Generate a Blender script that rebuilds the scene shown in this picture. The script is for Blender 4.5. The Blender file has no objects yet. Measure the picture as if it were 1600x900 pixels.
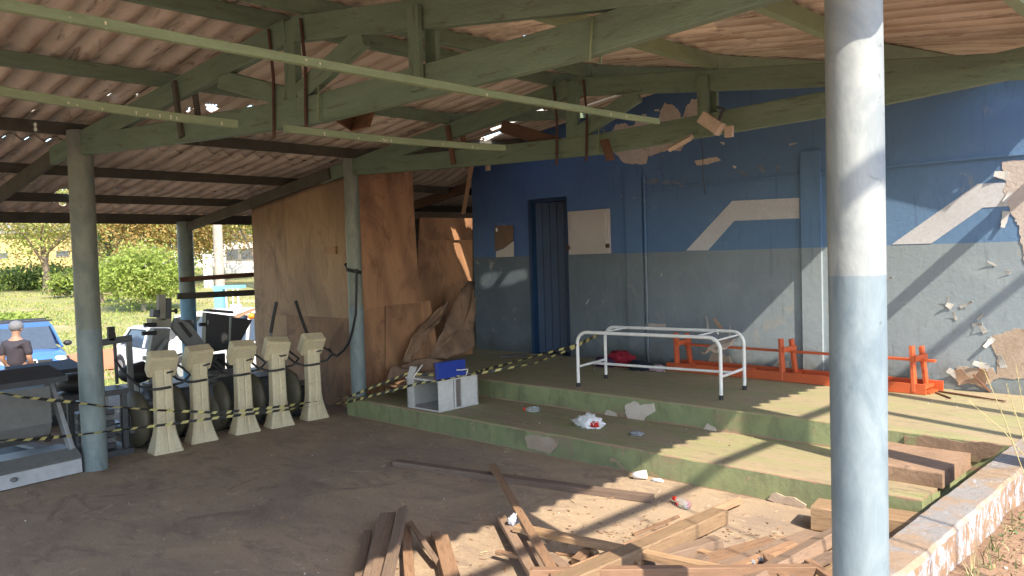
import bpy, math, random
from mathutils import Vector, Matrix, noise
random.seed(7)
R = random.Random(11)
S = bpy.context.scene
C = S.collection

# ---------------------------------------------------------------- camera
EYE = Vector((0, 0, 1.7)); F = 1250.48
FW = Vector((-0.69785783, 0.71517863, -0.03890988)).normalized()
RT = Vector((0.71621075, 0.69726131, -0.02947573)).normalized()
UP = RT.cross(FW).normalized()
cd = bpy.data.cameras.new('camera'); cam = bpy.data.objects.new('camera', cd); C.objects.link(cam)
cd.sensor_width = 36; cd.lens = F / 1600 * 36; cd.clip_start = .05; cd.clip_end = 2000
mw = Matrix((RT, UP, -FW)).transposed().to_4x4(); mw.translation = EYE
cam.matrix_world = mw
S.camera = cam

# ---------------------------------------------------------------- light
SUN = Vector((1, -.34, .935)).normalized()          # towards the sun
elev = math.asin(SUN.z)
W = bpy.data.worlds.new('World'); S.world = W; W.use_nodes = True
nt = W.node_tree; nt.nodes.clear()
sky = nt.nodes.new('ShaderNodeTexSky'); sky.sky_type = 'NISHITA'; sky.sun_disc = False
sky.sun_elevation = elev; sky.sun_rotation = math.atan2(SUN.x, SUN.y)
sky.dust_density = .8
bg = nt.nodes.new('ShaderNodeBackground'); bg.inputs[1].default_value = .15
out = nt.nodes.new('ShaderNodeOutputWorld')
nt.links.new(sky.outputs[0], bg.inputs[0]); nt.links.new(bg.outputs[0], out.inputs[0])
sl = bpy.data.lights.new('sun', 'SUN'); sl.energy = 2.9; sl.angle = math.radians(.5); sl.color = (1, .87, .69)
so = bpy.data.objects.new('sun', sl); C.objects.link(so)
so.rotation_euler = SUN.to_track_quat('Z', 'Y').to_euler(); so.location = (20, -10, 20)
S.view_settings.view_transform = 'Standard'; S.view_settings.look = 'None'
S.view_settings.exposure = 1.82; S.view_settings.gamma = 1
S.cycles.max_bounces = 8; S.cycles.diffuse_bounces = 5; S.cycles.transparent_max_bounces = 8

# ---------------------------------------------------------------- where a point of the place is
def ray(px, py):
    return FW + RT * ((px - 800) / F) - UP * ((py - 450) / F)
def onX(px, py, x):
    d = ray(px, py); return EYE + d * (x / d.x)
def onY(px, py, y):
    d = ray(px, py); return EYE + d * (y / d.y)
def onZ(px, py, z):
    d = ray(px, py); return EYE + d * ((z - 1.7) / d.z)
def atD(px, py, dep):
    return EYE + ray(px, py) * dep
def proj(P):
    d = Vector(P) - EYE; z = d.dot(FW)
    return (800 + F * d.dot(RT) / z, 450 - F * d.dot(UP) / z)

# ---------------------------------------------------------------- materials
ZP = .391; ZM = .196
def rgb(c): return (c[0], c[1], c[2], 1)
class NT:
    def __init__(s, name):
        m = bpy.data.materials.new(name); m.use_nodes = True
        s.m = m; s.t = m.node_tree; s.b = s.t.nodes['Principled BSDF']
    def n(s, typ, **kw):
        x = s.t.nodes.new('ShaderNode' + typ)
        for k, v in kw.items():
            setattr(x, k, v)
        return x
    def l(s, a, b): s.t.links.new(a, b)
    def coord(s, kind='Object', scale=(1, 1, 1), rot=(0, 0, 0)):
        if kind == 'World':
            g = s.n('NewGeometry'); o = g.outputs['Position']
        else:
            g = s.n('TexCoord'); o = g.outputs[kind]
        mp = s.n('Mapping'); mp.inputs['Scale'].default_value = scale; mp.inputs['Rotation'].default_value = rot
        s.l(o, mp.inputs['Vector'])
        if kind == 'Object':
            oi = s.n('ObjectInfo'); ml = s.n('Math', operation='MULTIPLY'); ml.inputs[1].default_value = 37
            s.l(oi.outputs['Random'], ml.inputs[0])
            ad = s.n('VectorMath', operation='ADD'); s.l(mp.outputs[0], ad.inputs[0]); s.l(ml.outputs[0], ad.inputs[1])
            return ad.outputs[0]
        return mp.outputs[0]
    def noise(s, co, scale, detail=5, rough=.6, dist=0):
        x = s.n('TexNoise'); x.inputs['Scale'].default_value = scale; x.inputs['Detail'].default_value = detail
        x.inputs['Roughness'].default_value = rough; x.inputs['Distortion'].default_value = dist
        s.l(co, x.inputs['Vector']); return x.outputs['Fac']
    def ramp(s, fac, a, b, ca=(0, 0, 0), cb=(1, 1, 1)):
        x = s.n('ValToRGB'); e = x.color_ramp.elements
        e[0].position = a; e[0].color = rgb(ca); e[1].position = b; e[1].color = rgb(cb)
        s.l(fac, x.inputs[0]); return x.outputs[0]
    def mix(s, fac, a, b, mode='MIX'):
        x = s.n('Mix', data_type='RGBA', blend_type=mode)
        if isinstance(fac, (int, float)): x.inputs[0].default_value = fac
        else: s.l(fac, x.inputs[0])
        for i, v in ((6, a), (7, b)):
            if isinstance(v, tuple): x.inputs[i].default_value = rgb(v)
            else: s.l(v, x.inputs[i])
        return x.outputs[2]
    def bump(s, h, st, dist=.01):
        x = s.n('Bump'); x.inputs['Strength'].default_value = st; x.inputs['Distance'].default_value = dist
        s.l(h, x.inputs['Height']); s.l(x.outputs[0], s.b.inputs['Normal'])
def sc(c, k): return tuple(min(1, v * k) for v in c)

def mottled(name, c1, c2, scale=3, rough=.7, bump=.3, third=None, tlo=.62, thi=.7, tscale=5, kind='World', stretch=(1, 1, 1), metal=0, fine=40):
    t = NT(name); co = t.coord(kind, stretch)
    f = t.noise(co, scale, 6, .65, .3)
    col = t.mix(t.ramp(f, .35, .68), c1, c2)
    f2 = t.noise(co, fine, 3, .7)
    col = t.mix(t.ramp(f2, .3, .75), col, t.mix(1.0, col, (.84, .82, .80), 'MULTIPLY'))
    if third:
        f3 = t.noise(co, tscale, 7, .7, .6)
        col = t.mix(t.ramp(f3, tlo, thi), col, third)
    t.l(col, t.b.inputs['Base Color'])
    t.b.inputs['Roughness'].default_value = rough; t.b.inputs['Metallic'].default_value = metal
    if bump: t.bump(t.noise(co, fine * .8, 4, .7), bump)
    return t.m

def wood(name, c1, c2, c3, rough=.75, gscale=1.0, knots=True, paint=None, plo=.55, phi=.62):
    t = NT(name); co = t.coord('Object', (1.2 * gscale, 14 * gscale, 14 * gscale))
    f = t.noise(co, 2.2, 7, .65, 1.2)
    col = t.mix(t.ramp(f, .3, .7), c1, c2)
    f2 = t.noise(co, 9, 4, .7, .5)
    col = t.mix(t.ramp(f2, .52, .75), col, c3)
    if paint:
        co2 = t.coord('Object', (1.5, 5, 5)); f3 = t.noise(co2, 2.5, 6, .7, .3)
        col = t.mix(t.ramp(f3, plo, phi), col, paint)
    oi = t.n('ObjectInfo'); v = t.ramp(oi.outputs['Random'], 0, 1, (.72, .72, .72), (1.15, 1.12, 1.08))
    col = t.mix(1.0, col, v, 'MULTIPLY')
    t.l(col, t.b.inputs['Base Color']); t.b.inputs['Roughness'].default_value = rough
    t.bump(f2, .35, .006)
    return t.m

def plain(name, c, rough=.5, metal=0, var=.25, scale=12):
    t = NT(name); co = t.coord('Object'); f = t.noise(co, scale, 5, .7)
    t.l(t.mix(t.ramp(f, .3, .75), sc(c, 1 + var * .3), sc(c, 1 - var)), t.b.inputs['Base Color'])
    t.b.inputs['Roughness'].default_value = rough; t.b.inputs['Metallic'].default_value = metal
    return t.m

GREEN = mottled('green_timber_paint', (.175, .245, .175), (.125, .185, .13), 3.5, .6, .4, (.075, .065, .045), .56, .72, 7, 'Object', (.7, 4, 4))
GREENL = mottled('light_green_batten_paint', (.235, .30, .18), (.19, .25, .145), 3.5, .6, .3, (.12, .10, .06), .66, .72, 12, 'Object', (1, 3, 3))
DARKT = mottled('dark_stained_timber', (.10, .095, .075), (.06, .055, .045), 4, .8, .4, None, kind='Object')
BROWNT = wood('brown_timber', (.17, .085, .05), (.11, .055, .035), (.06, .03, .02))
PLANKA = wood('weathered_plank', (.36, .225, .14), (.24, .145, .09), (.12, .075, .05))
PLANKB = wood('yellow_plank', (.40, .275, .165), (.28, .185, .11), (.15, .10, .06))
PLANKC = wood('grey_plank', (.30, .215, .16), (.22, .155, .115), (.12, .085, .065))
PLANKP = wood('paint_spotted_plank', (.38, .23, .15), (.27, .165, .10), (.17, .10, .06), paint=(.6, .62, .6), plo=.66, phi=.7)
RUST = mottled('rusty_rod', (.10, .045, .03), (.05, .03, .025), 8, .8, .3, None, kind='Object')

def roofmat():
    t = NT('fibre_cement_sheet'); co = t.coord('World'); oc = t.coord('World', (.5, 4, 2))
    col = t.mix(t.ramp(t.noise(co, 1.1, 6, .6, .4), .35, .65), (.76, .67, .56), (.60, .51, .42))
    col = t.mix(t.ramp(t.noise(oc, 3.5, 7, .75, .8), .54, .68), col, (.20, .15, .115))
    col = t.mix(t.ramp(t.noise(co, 22, 4, .7), .6, .75), col, (.74, .64, .54))
    oi = t.n('ObjectInfo'); v = t.ramp(oi.outputs['Random'], 0, 1, (.8, .8, .82), (1.12, 1.1, 1.08))
    col = t.mix(1.0, col, v, 'MULTIPLY')
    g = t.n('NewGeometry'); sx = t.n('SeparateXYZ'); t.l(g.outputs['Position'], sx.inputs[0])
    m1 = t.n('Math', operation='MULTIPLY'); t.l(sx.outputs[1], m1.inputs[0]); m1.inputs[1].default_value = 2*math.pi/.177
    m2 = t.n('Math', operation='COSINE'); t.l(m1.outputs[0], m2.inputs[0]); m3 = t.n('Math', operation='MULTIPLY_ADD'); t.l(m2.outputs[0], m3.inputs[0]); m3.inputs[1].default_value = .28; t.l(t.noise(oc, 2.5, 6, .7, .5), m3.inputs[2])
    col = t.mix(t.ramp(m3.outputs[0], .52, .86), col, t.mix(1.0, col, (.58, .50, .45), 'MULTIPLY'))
    t.l(col, t.b.inputs['Base Color']); t.b.inputs['Roughness'].default_value = .9
    t.bump(t.noise(co, 45, 4, .7), .4); return t.m
ROOF = roofmat()

def floormat():
    t = NT('dusty_concrete_floor'); co = t.coord('World'); st = t.coord('World', (1, 2.4, 1), (0, 0, .5))
    col = t.mix(t.ramp(t.noise(co, .8, 7, .65, .7), .36, .66), (.48, .37, .255), (.33, .26, .20))
    col = t.mix(t.ramp(t.noise(st, 2.3, 7, .7, 1.0), .5, .72), col, (.26, .20, .165))
    col = t.mix(t.ramp(t.noise(co, 5, 6, .75, 1.5), .58, .68), col, (.58, .46, .33))
    col = t.mix(t.ramp(t.noise(co, 1.7, 7, .75, 1.2), .56, .66), col, (.27, .205, .16))
    col = t.mix(t.ramp(t.noise(st, 9, 5, .7, 2.5), .63, .69), col, (.20, .145, .115))
    fine = t.noise(co, 60, 3, .8)
    col = t.mix(t.ramp(fine, .3, .8), col, t.mix(1.0, col, (.66, .64, .62), 'MULTIPLY'))
    t.l(col, t.b.inputs['Base Color']); t.b.inputs['Roughness'].default_value = .85
    t.bump(t.noise(co, 30, 5, .75), .35, .008); return t.m
FLOOR = floormat()

def stepmat():
    t = NT('worn_green_steps'); co = t.coord('World'); st = t.coord('World', (.6, 2.2, 2.2)); v = t.coord('World', (2.2, 2.2, .9))
    ris = t.mix(t.ramp(t.noise(co, 2.2, 6, .65, .5), .35, .65), (.185, .215, .115), (.26, .295, .15))
    ris = t.mix(t.ramp(t.noise(v, 3, 5, .7, .3), .50, .78), ris, (.125, .125, .075))
    ris = t.mix(t.ramp(t.noise(co, 1.4, 5, .7, .8), .55, .70), ris, (.24, .185, .125))
    ris = t.mix(t.ramp(t.noise(co, 6, 7, .7, .5), .62, .66), ris, (.36, .25, .17))
    tr = t.mix(t.ramp(t.noise(st, 1.6, 7, .7, 1.2), .40, .60), (.27, .275, .135), (.33, .265, .175))
    tr = t.mix(t.ramp(t.noise(st, 5, 7, .75, 1.5), .52, .66), tr, (.22, .185, .13))
    tr = t.mix(t.ramp(t.noise(co, 16, 5, .7, 1), .6, .72), tr, (.42, .32, .21))
    g = t.n('NewGeometry'); sx = t.n('SeparateXYZ'); t.l(g.outputs['True Normal'], sx.inputs[0])
    col = t.mix(t.ramp(sx.outputs[2], .45, .55), ris, tr)
    gp_ = t.n('NewGeometry'); sp_ = t.n('SeparateXYZ'); t.l(gp_.outputs['Position'], sp_.inputs[0])
    for zz, wd in ((ZM, .034), (ZP, .022), (0, .02)):
        s1 = t.n('Math', operation='SUBTRACT'); t.l(sp_.outputs[2], s1.inputs[0]); s1.inputs[1].default_value = zz
        s2 = t.n('Math', operation='ABSOLUTE'); t.l(s1.outputs[0], s2.inputs[0])
        s3 = t.n('Math', operation='MULTIPLY_ADD'); t.l(t.noise(co, 7, 6, .75, .4), s3.inputs[0]); s3.inputs[1].default_value = -wd*2.6; t.l(s2.outputs[0], s3.inputs[2])
        s4 = t.n('Math', operation='LESS_THAN'); t.l(s3.outputs[0], s4.inputs[0]); s4.inputs[1].default_value = -wd*.95
        s5 = t.n('Math', operation='LESS_THAN'); t.l(sx.outputs[2], s5.inputs[0]); s5.inputs[1].default_value = .6
        s6 = t.n('Math', operation='MULTIPLY'); t.l(s4.outputs[0], s6.inputs[0]); t.l(s5.outputs[0], s6.inputs[1])
        col = t.mix(s6.outputs[0], col, (.33, .22, .15))
    t.l(col, t.b.inputs['Base Color']); t.b.inputs['Roughness'].default_value = .8
    t.bump(t.noise(co, 28, 5, .75), .45, .01); return t.m
STEP = stepmat()
CONC = mottled('bare_render', (.44, .36, .29), (.36, .28, .215), 5, .9, .5, (.28, .19, .13), .58, .7, 4)
CONCP = mottled('pale_bare_plaster', (.66, .59, .52), (.55, .47, .40), 4, .9, .6, (.36, .24, .16), .58, .68, 6)

def wallmat():
    t = NT('two_tone_wall_paint'); co = t.coord('World'); v = t.coord('World', (6, 6, .7))
    g = t.n('NewGeometry'); sx = t.n('SeparateXYZ'); t.l(g.outputs['Position'], sx.inputs[0])
    nz = t.noise(co, 9, 3, .5); ad = t.n('Math', operation='MULTIPLY_ADD'); t.l(nz, ad.inputs[0]); ad.inputs[1].default_value = .012
    t.l(sx.outputs[2], ad.inputs[2])
    lvl = t.ramp(ad.outputs[0], 0, 1)
    gt = t.n('Math', operation='GREATER_THAN'); t.l(ad.outputs[0], gt.inputs[0]); gt.inputs[1].default_value = 1.709
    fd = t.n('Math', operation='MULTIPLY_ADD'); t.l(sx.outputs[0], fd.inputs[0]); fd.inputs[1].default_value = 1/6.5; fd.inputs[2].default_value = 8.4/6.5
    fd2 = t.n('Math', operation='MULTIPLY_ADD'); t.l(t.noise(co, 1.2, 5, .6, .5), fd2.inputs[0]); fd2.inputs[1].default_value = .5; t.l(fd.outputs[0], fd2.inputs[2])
    shade_to_sun = t.ramp(fd2.outputs[0], .25, 1.2)  # painted light over real fading: darker shaded left, paler sunlit right
    blue = t.mix(shade_to_sun, (.040, .10, .26), (.110, .205, .36))
    blue = t.mix(t.ramp(t.noise(co, 4, 7, .7, .6), .64, .74), blue, (.24, .27, .33))
    # grey lower panel, the same shade and sun put into its colour
    grey = t.mix(shade_to_sun, (.066, .09, .115), (.235, .285, .325))
    grey = t.mix(t.ramp(t.noise(co, 3.5, 7, .7, .8), .6, .72), grey, (.29, .28, .26))
    col = t.mix(gt.outputs[0], grey, blue)
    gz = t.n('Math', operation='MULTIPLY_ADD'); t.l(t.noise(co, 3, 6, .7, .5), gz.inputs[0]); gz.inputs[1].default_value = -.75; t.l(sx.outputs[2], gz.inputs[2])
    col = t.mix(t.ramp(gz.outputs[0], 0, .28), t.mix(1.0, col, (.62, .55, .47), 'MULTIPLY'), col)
    col = t.mix(t.ramp(t.noise(co, 2.2, 8, .75, 1.2), .5, .75), col, t.mix(1.0, col, (1.22, 1.18, 1.14), 'MULTIPLY'))
    col = t.mix(t.ramp(t.noise(v, 2.5, 6, .7), .56, .8), col, t.mix(1.0, col, (.62, .6, .58), 'MULTIPLY'))
    col = t.mix(t.ramp(t.noise(co, 11, 6, .75, 1), .73, .75), col, (.58, .53, .48))
    t.l(col, t.b.inputs['Base Color']); t.b.inputs['Roughness'].default_value = .6
    t.bump(t.noise(co, 16, 6, .7, .3), .35, .012); return t.m
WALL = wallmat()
STRIPE = mottled('off_white_stripe_paint', (.56, .58, .63), (.49, .505, .545), 2, .6, .2, (.42, .36, .33), .62, .72, 5)

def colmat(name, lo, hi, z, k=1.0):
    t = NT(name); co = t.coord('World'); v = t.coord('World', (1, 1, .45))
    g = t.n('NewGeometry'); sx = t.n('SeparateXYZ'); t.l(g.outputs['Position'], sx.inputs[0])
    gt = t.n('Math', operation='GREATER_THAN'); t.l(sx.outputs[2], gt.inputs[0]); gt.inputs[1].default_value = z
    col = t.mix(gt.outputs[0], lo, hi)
    col = t.mix(t.ramp(t.noise(v, 7, 6, .65, .8), .38, .64), t.mix(1.0, col, (1.15, 1.12, 1.08), 'MULTIPLY'), t.mix(1.0, col, (.74, .77, .80), 'MULTIPLY'))  # mottling also paints dappled leaf shade into the colour
    col = t.mix(t.ramp(t.noise(co, 9, 7, .75, 1), .63, .67), col, t.mix(1.0, col, (.66, .64, .60), 'MULTIPLY'))
    col = t.mix(t.ramp(t.noise(t.coord('World', (1, 1, 2.2)), 30, 4, .7, 1), .70, .73), col, (.20, .17, .14))
    t.l(col, t.b.inputs['Base Color']); t.b.inputs['Roughness'].default_value = .55
    t.bump(t.noise(co, 22, 5, .6), .3, .006); return t.m
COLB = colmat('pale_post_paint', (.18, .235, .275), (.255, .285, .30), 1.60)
COLD = colmat('grey_green_post_paint', (.19, .24, .25), (.20, .22, .185), 1.2)
COLT = colmat('blue_base_post_paint', (.12, .25, .36), (.17, .21, .18), 1.25)

def lowwall():
    t = NT('flaking_kerb_wall'); co = t.coord('World'); v = t.coord('World', (4.5, 4.5, 2.6))
    g = t.n('NewGeometry'); sx = t.n('SeparateXYZ'); t.l(g.outputs['True Normal'], sx.inputs[0])
    side = t.mix(t.ramp(t.noise(v, 3.4, 9, .8, .6), .49, .53), (.26, .17, .11), (.36, .40, .47))
    side = t.mix(t.ramp(t.noise(v, 5, 7, .75, .4), .57, .62), side, (.20, .15, .12))
    top = t.mix(t.ramp(t.noise(co, 4, 7, .7, .8), .42, .56), (.31, .225, .155), (.26, .25, .25))
    top = t.mix(t.ramp(t.noise(co, 9, 7, .75, 1), .58, .66), top, (.28, .20, .15))
    top = t.mix(t.ramp(t.noise(t.coord('World', (2, .8, 1)), 7, 7, .75, 1), .6, .64), top, (.40, .41, .43))
    col = t.mix(t.ramp(sx.outputs[2], .45, .55), side, top)
    t.l(col, t.b.inputs['Base Color']); t.b.inputs['Roughness'].default_value = .85
    t.bump(t.noise(co, 22, 7, .75, .5), .8, .015); return t.m
LOWW = lowwall()

def plymat(name, c1, c2, c3):
    t = NT(name); co = t.coord('Object', (1, 1, .28)); co2 = t.coord('Object', (1, 1, .6))
    f = t.noise(co, 5, 7, .65, 2.2)
    wv = t.n('TexWave', wave_type='RINGS'); wv.inputs['Scale'].default_value = .9; wv.inputs['Distortion'].default_value = 7
    wv.inputs['Detail'].default_value = 4; t.l(co, wv.inputs['Vector'])
    col = t.mix(t.ramp(f, .32, .68), c1, c2)
    col = t.mix(t.mix(.5, t.ramp(wv.outputs['Fac'], .5, 1), (0, 0, 0)), col, c3)
    col = t.mix(t.ramp(t.noise(co2, 1.7, 7, .75, .9), .50, .66), col, c3)
    col = t.mix(t.ramp(t.noise(co2, 13, 5, .7, 2), .66, .70), col, sc(c3, .4))
    oi = t.n('ObjectInfo'); v = t.ramp(oi.outputs['Random'], 0, 1, (.8, .78, .76), (1.12, 1.1, 1.08))
    col = t.mix(1.0, col, v, 'MULTIPLY')
    t.l(col, t.b.inputs['Base Color']); t.b.inputs['Roughness'].default_value = .7
    t.bump(f, .3, .005); return t.m
PLY = plymat('plywood', (.36, .20, .105), (.28, .145, .075), (.15, .075, .042))
PLYG = plymat('weathered_plywood', (.37, .24, .135), (.29, .18, .10), (.17, .10, .06))
PLYD = plymat('dirty_plywood', (.27, .17, .11), (.20, .125, .08), (.11, .07, .045))

ORANGE = mottled('orange_bench_paint', (.58, .115, .035), (.48, .09, .03), 4, .45, .2, (.30, .06, .03), .66, .74, 8, 'Object')
WHITEP = plain('white_enamel', (.78, .78, .77), .35, 0, .15)
RUBBER = plain('black_rubber', (.02, .02, .022), .6)
BLACKP = plain('black_plastic', (.03, .032, .036), .45)
CREAM = mottled('cream_plastic', (.74, .65, .45), (.64, .56, .38), 4, .45, .1, (.30, .25, .16), .64, .76, 6, 'Object')
GREYP = plain('grey_plastic', (.16, .165, .165), .5)
OLIVE = mottled('dusty_shroud', (.135, .125, .09), (.095, .09, .065), 5, .6, .1, None, kind='Object')
SILVER = plain('silver_frame', (.33, .34, .36), .4, .3)
DARKM = plain('dark_metal', (.07, .075, .085), .5, .2)
YELLOW = plain('tape_yellow', (.58, .52, .20), .6); TBLACK = plain('tape_black', (.025, .025, .025), .5)
CABW = mottled('chalky_cabinet_white', (.62, .62, .62), (.52, .52, .51), 6, .6, .1, (.35, .33, .31), .64, .72, 7, 'Object')
BLUEV = plain('blue_vinyl', (.02, .05, .33), .4, 0, .2)
DOORB = mottled('blue_door_paint', (.010, .045, .12), (.007, .03, .085), 4, .5, .2, None, kind='Object')
BOXW = mottled('yellowed_panel', (.52, .49, .46), (.46, .43, .40), 3, .6, .1, (.30, .2, .14), .68, .76, 6, 'Object')
REDC = plain('red_cloth', (.28, .012, .03), .9, 0, .4); PURC = plain('dark_purple_cloth', (.05, .02, .06), .9); NAVC = plain('navy_cloth', (.015, .018, .035), .9)
PINKC = plain('pale_mauve_cloth', (.42, .30, .38), .9); BAGW = plain('white_bag_film', (.82, .82, .84), .35, 0, .1)
REDP = plain('red_plastic', (.65, .03, .02), .4)
LAMPC = mottled('dusty_lamp_housing', (.50, .40, .32), (.40, .32, .25), 9, .6, .1, None, kind='Object')

def terrmat():
    t = NT('grass_and_red_earth'); co = t.coord('World')
    g = t.n('NewGeometry'); sx = t.n('SeparateXYZ'); t.l(g.outputs['Position'], sx.inputs[0])
    gr = t.mix(t.ramp(t.noise(t.coord('World', (.5, 1, 1)), .35, 7, .65, .5), .38, .62), (.22, .235, .07), (.31, .27, .12))
    gr = t.mix(t.ramp(t.noise(co, 2.5, 6, .75, .6), .45, .7), gr, (.20, .215, .065))
    gr = t.mix(t.ramp(t.noise(co, .18, 5, .7, .5), .56, .64), gr, (.44, .30, .19))
    di = t.mix(t.ramp(t.noise(co, 3, 7, .7, .8), .35, .65), (.36, .23, .15), (.27, .165, .105))
    di = t.mix(t.ramp(t.noise(co, 18, 6, .75, 1), .55, .68), di, (.44, .31, .21))
    mm = t.n('Math', operation='GREATER_THAN'); t.l(sx.outputs[0], mm.inputs[0]); mm.inputs[1].default_value = -12.6
    col = t.mix(mm.outputs[0], gr, di)
    t.l(col, t.b.inputs['Base Color']); t.b.inputs['Roughness'].default_value = .95
    t.bump(t.noise(co, 30, 6, .75), .8, .02); return t.m
TERR = terrmat()
REDE = mottled('red_earth', (.55, .19, .075), (.48, .20, .10), 1.5, .95, .4, (.42, .30, .15), .6, .7, 2)

# ---------------------------------------------------------------- builders
def link(name, me, mats, parent=None, loc=None):
    o = bpy.data.objects.new(name, me); C.objects.link(o)
    for m in (mats if isinstance(mats, (list, tuple)) else [mats]): me.materials.append(m)
    if parent: o.parent = parent
    return o
def tag(o, label=None, cat=None, group=None, kind=None):
    if label: o['label'] = label
    if cat: o['category'] = cat
    if group: o['group'] = group
    if kind: o['kind'] = kind
    return o
def thing(name, label, cat, loc=(0, 0, 0), group=None, rz=0):
    o = bpy.data.objects.new(name, None); C.objects.link(o); o.location = loc; o.rotation_euler = (0, 0, rz)
    o.empty_display_size = .1
    return tag(o, label, cat, group)

class MB:
    def __init__(s): s.v = []; s.f = []; s.mi = []; s.sm = []
    def add(s, vs, fs, mi=0, smooth=False):
        b = len(s.v); s.v += [tuple(v) for v in vs]
        for f in fs: s.f.append(tuple(b + i for i in f)); s.mi.append(mi); s.sm.append(smooth)
    def box(s, a, b, mi=0, M=None, c=0):
        x0, y0, z0 = a; x1, y1, z1 = b
        vs = [Vector(p) for p in ((x0, y0, z0), (x1, y0, z0), (x1, y1, z0), (x0, y1, z0), (x0, y0, z1), (x1, y0, z1), (x1, y1, z1), (x0, y1, z1))]
        if M: vs = [M @ v for v in vs]
        s.add(vs, [(0, 3, 2, 1), (4, 5, 6, 7), (0, 1, 5, 4), (1, 2, 6, 5), (2, 3, 7, 6), (3, 0, 4, 7)], mi)
    def beam(s, p0, p1, w, h, mi=0, up=Vector((0, 0, 1)), c=None, roll=0):
        p0 = Vector(p0); p1 = Vector(p1); d = (p1 - p0).normalized()
        if abs(d.dot(up)) > .98: up = Vector((1, 0, 0))
        sx = d.cross(up).normalized(); uz = sx.cross(d).normalized()
        if roll: q = Matrix.Rotation(roll, 3, d); sx = q @ sx; uz = q @ uz
        c = min(w, h) * .08 if c is None else c
        pr = [(-w/2+c, -h/2), (w/2-c, -h/2), (w/2, -h/2+c), (w/2, h/2-c), (w/2-c, h/2), (-w/2+c, h/2), (-w/2, h/2-c), (-w/2, -h/2+c)]
        vs = [p + sx * a + uz * b for p in (p0, p1) for a, b in pr]
        s.add(vs, [(i, (i+1) % 8, 8+(i+1) % 8, 8+i) for i in range(8)] + [tuple(range(7, -1, -1)), tuple(range(8, 16))], mi)
    def tube(s, pts, r, n=8, mi=0, cap=True, close=False):
        pts = [Vector(p) for p in pts]; m = len(pts)
        rs = r if isinstance(r, (list, tuple)) else [r] * m
        vs = []; prev = None
        for i, p in enumerate(pts):
            a = pts[i-1] if (i or close) else p; b = pts[(i+1) % m] if (i < m-1 or close) else p
            d = (b - a).normalized()
            if prev is None: u = d.orthogonal().normalized()
            else:
                u = prev - d * prev.dot(d)
                u = u.normalized() if u.length > 1e-6 else d.orthogonal().normalized()
            prev = u; w = d.cross(u)
            for k in range(n):
                t = 2*math.pi*k/n; vs.append(p + (u*math.cos(t) + w*math.sin(t)) * rs[i])
        fs = [(i*n+k, i*n+(k+1) % n, ((i+1) % m)*n+(k+1) % n, ((i+1) % m)*n+k) for i in range(m if close else m-1) for k in range(n)]
        s.add(vs, fs, mi, True)
        if cap and not close:
            s.add([vs[k] for k in range(n)], [tuple(range(n-1, -1, -1))], mi); s.add([vs[(m-1)*n+k] for k in range(n)], [tuple(range(n))], mi)
    def prism(s, poly, ext, mi=0):
        """poly: list of 3-D points of one face, ext: vector of thickness"""
        n = len(poly); a = [Vector(p) for p in poly]; ext = Vector(ext); b = [p + ext for p in a]
        nor = Vector((0, 0, 0))
        for i in range(n): nor += a[i].cross(a[(i+1) % n])
        if nor.dot(ext) > 0: a, b = b, a
        # now front face a looks away from b
        s.add(a + b, [tuple(range(n)), tuple(range(2*n-1, n-1, -1))] + [(i, n+i, n+(i+1) % n, (i+1) % n) for i in range(n)], mi)
    def ell(s, c, r, n=12, m=8, mi=0, M=None):
        vs = []; c = Vector(c)
        for j in range(m+1):
            t = math.pi*j/m
            for k in range(n):
                q = Vector((r[0]*math.sin(t)*math.cos(2*math.pi*k/n), r[1]*math.sin(t)*math.sin(2*math.pi*k/n), r[2]*math.cos(t)))
                vs.append(c + (M @ q if M else q))
        s.add(vs, [(j*n+k, (j+1)*n+k, (j+1)*n+(k+1) % n, j*n+(k+1) % n) for j in range(m) for k in range(n)], mi, True)
    def build(s, name, mats, parent=None, base=None):
        me = bpy.data.meshes.new(name); off = Vector((0, 0, 0))
        if parent is not None:
            p = parent
            while p is not None: off = off + Vector(p.location); p = p.parent
        elif base is not None:
            off = Vector(base)
        else:
            xs = [v[0] for v in s.v]; ys = [v[1] for v in s.v]; zs = [v[2] for v in s.v]
            off = Vector(((min(xs)+max(xs))/2, (min(ys)+max(ys))/2, min(zs)))
        me.from_pydata([tuple(Vector(v) - off) for v in s.v], [], s.f)
        for p, i, q in zip(me.polygons, s.mi, s.sm): p.material_index = i; p.use_smooth = q
        me.update()
        o = link(name, me, mats, parent)
        if parent is None: o.location = off
        return o

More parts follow.
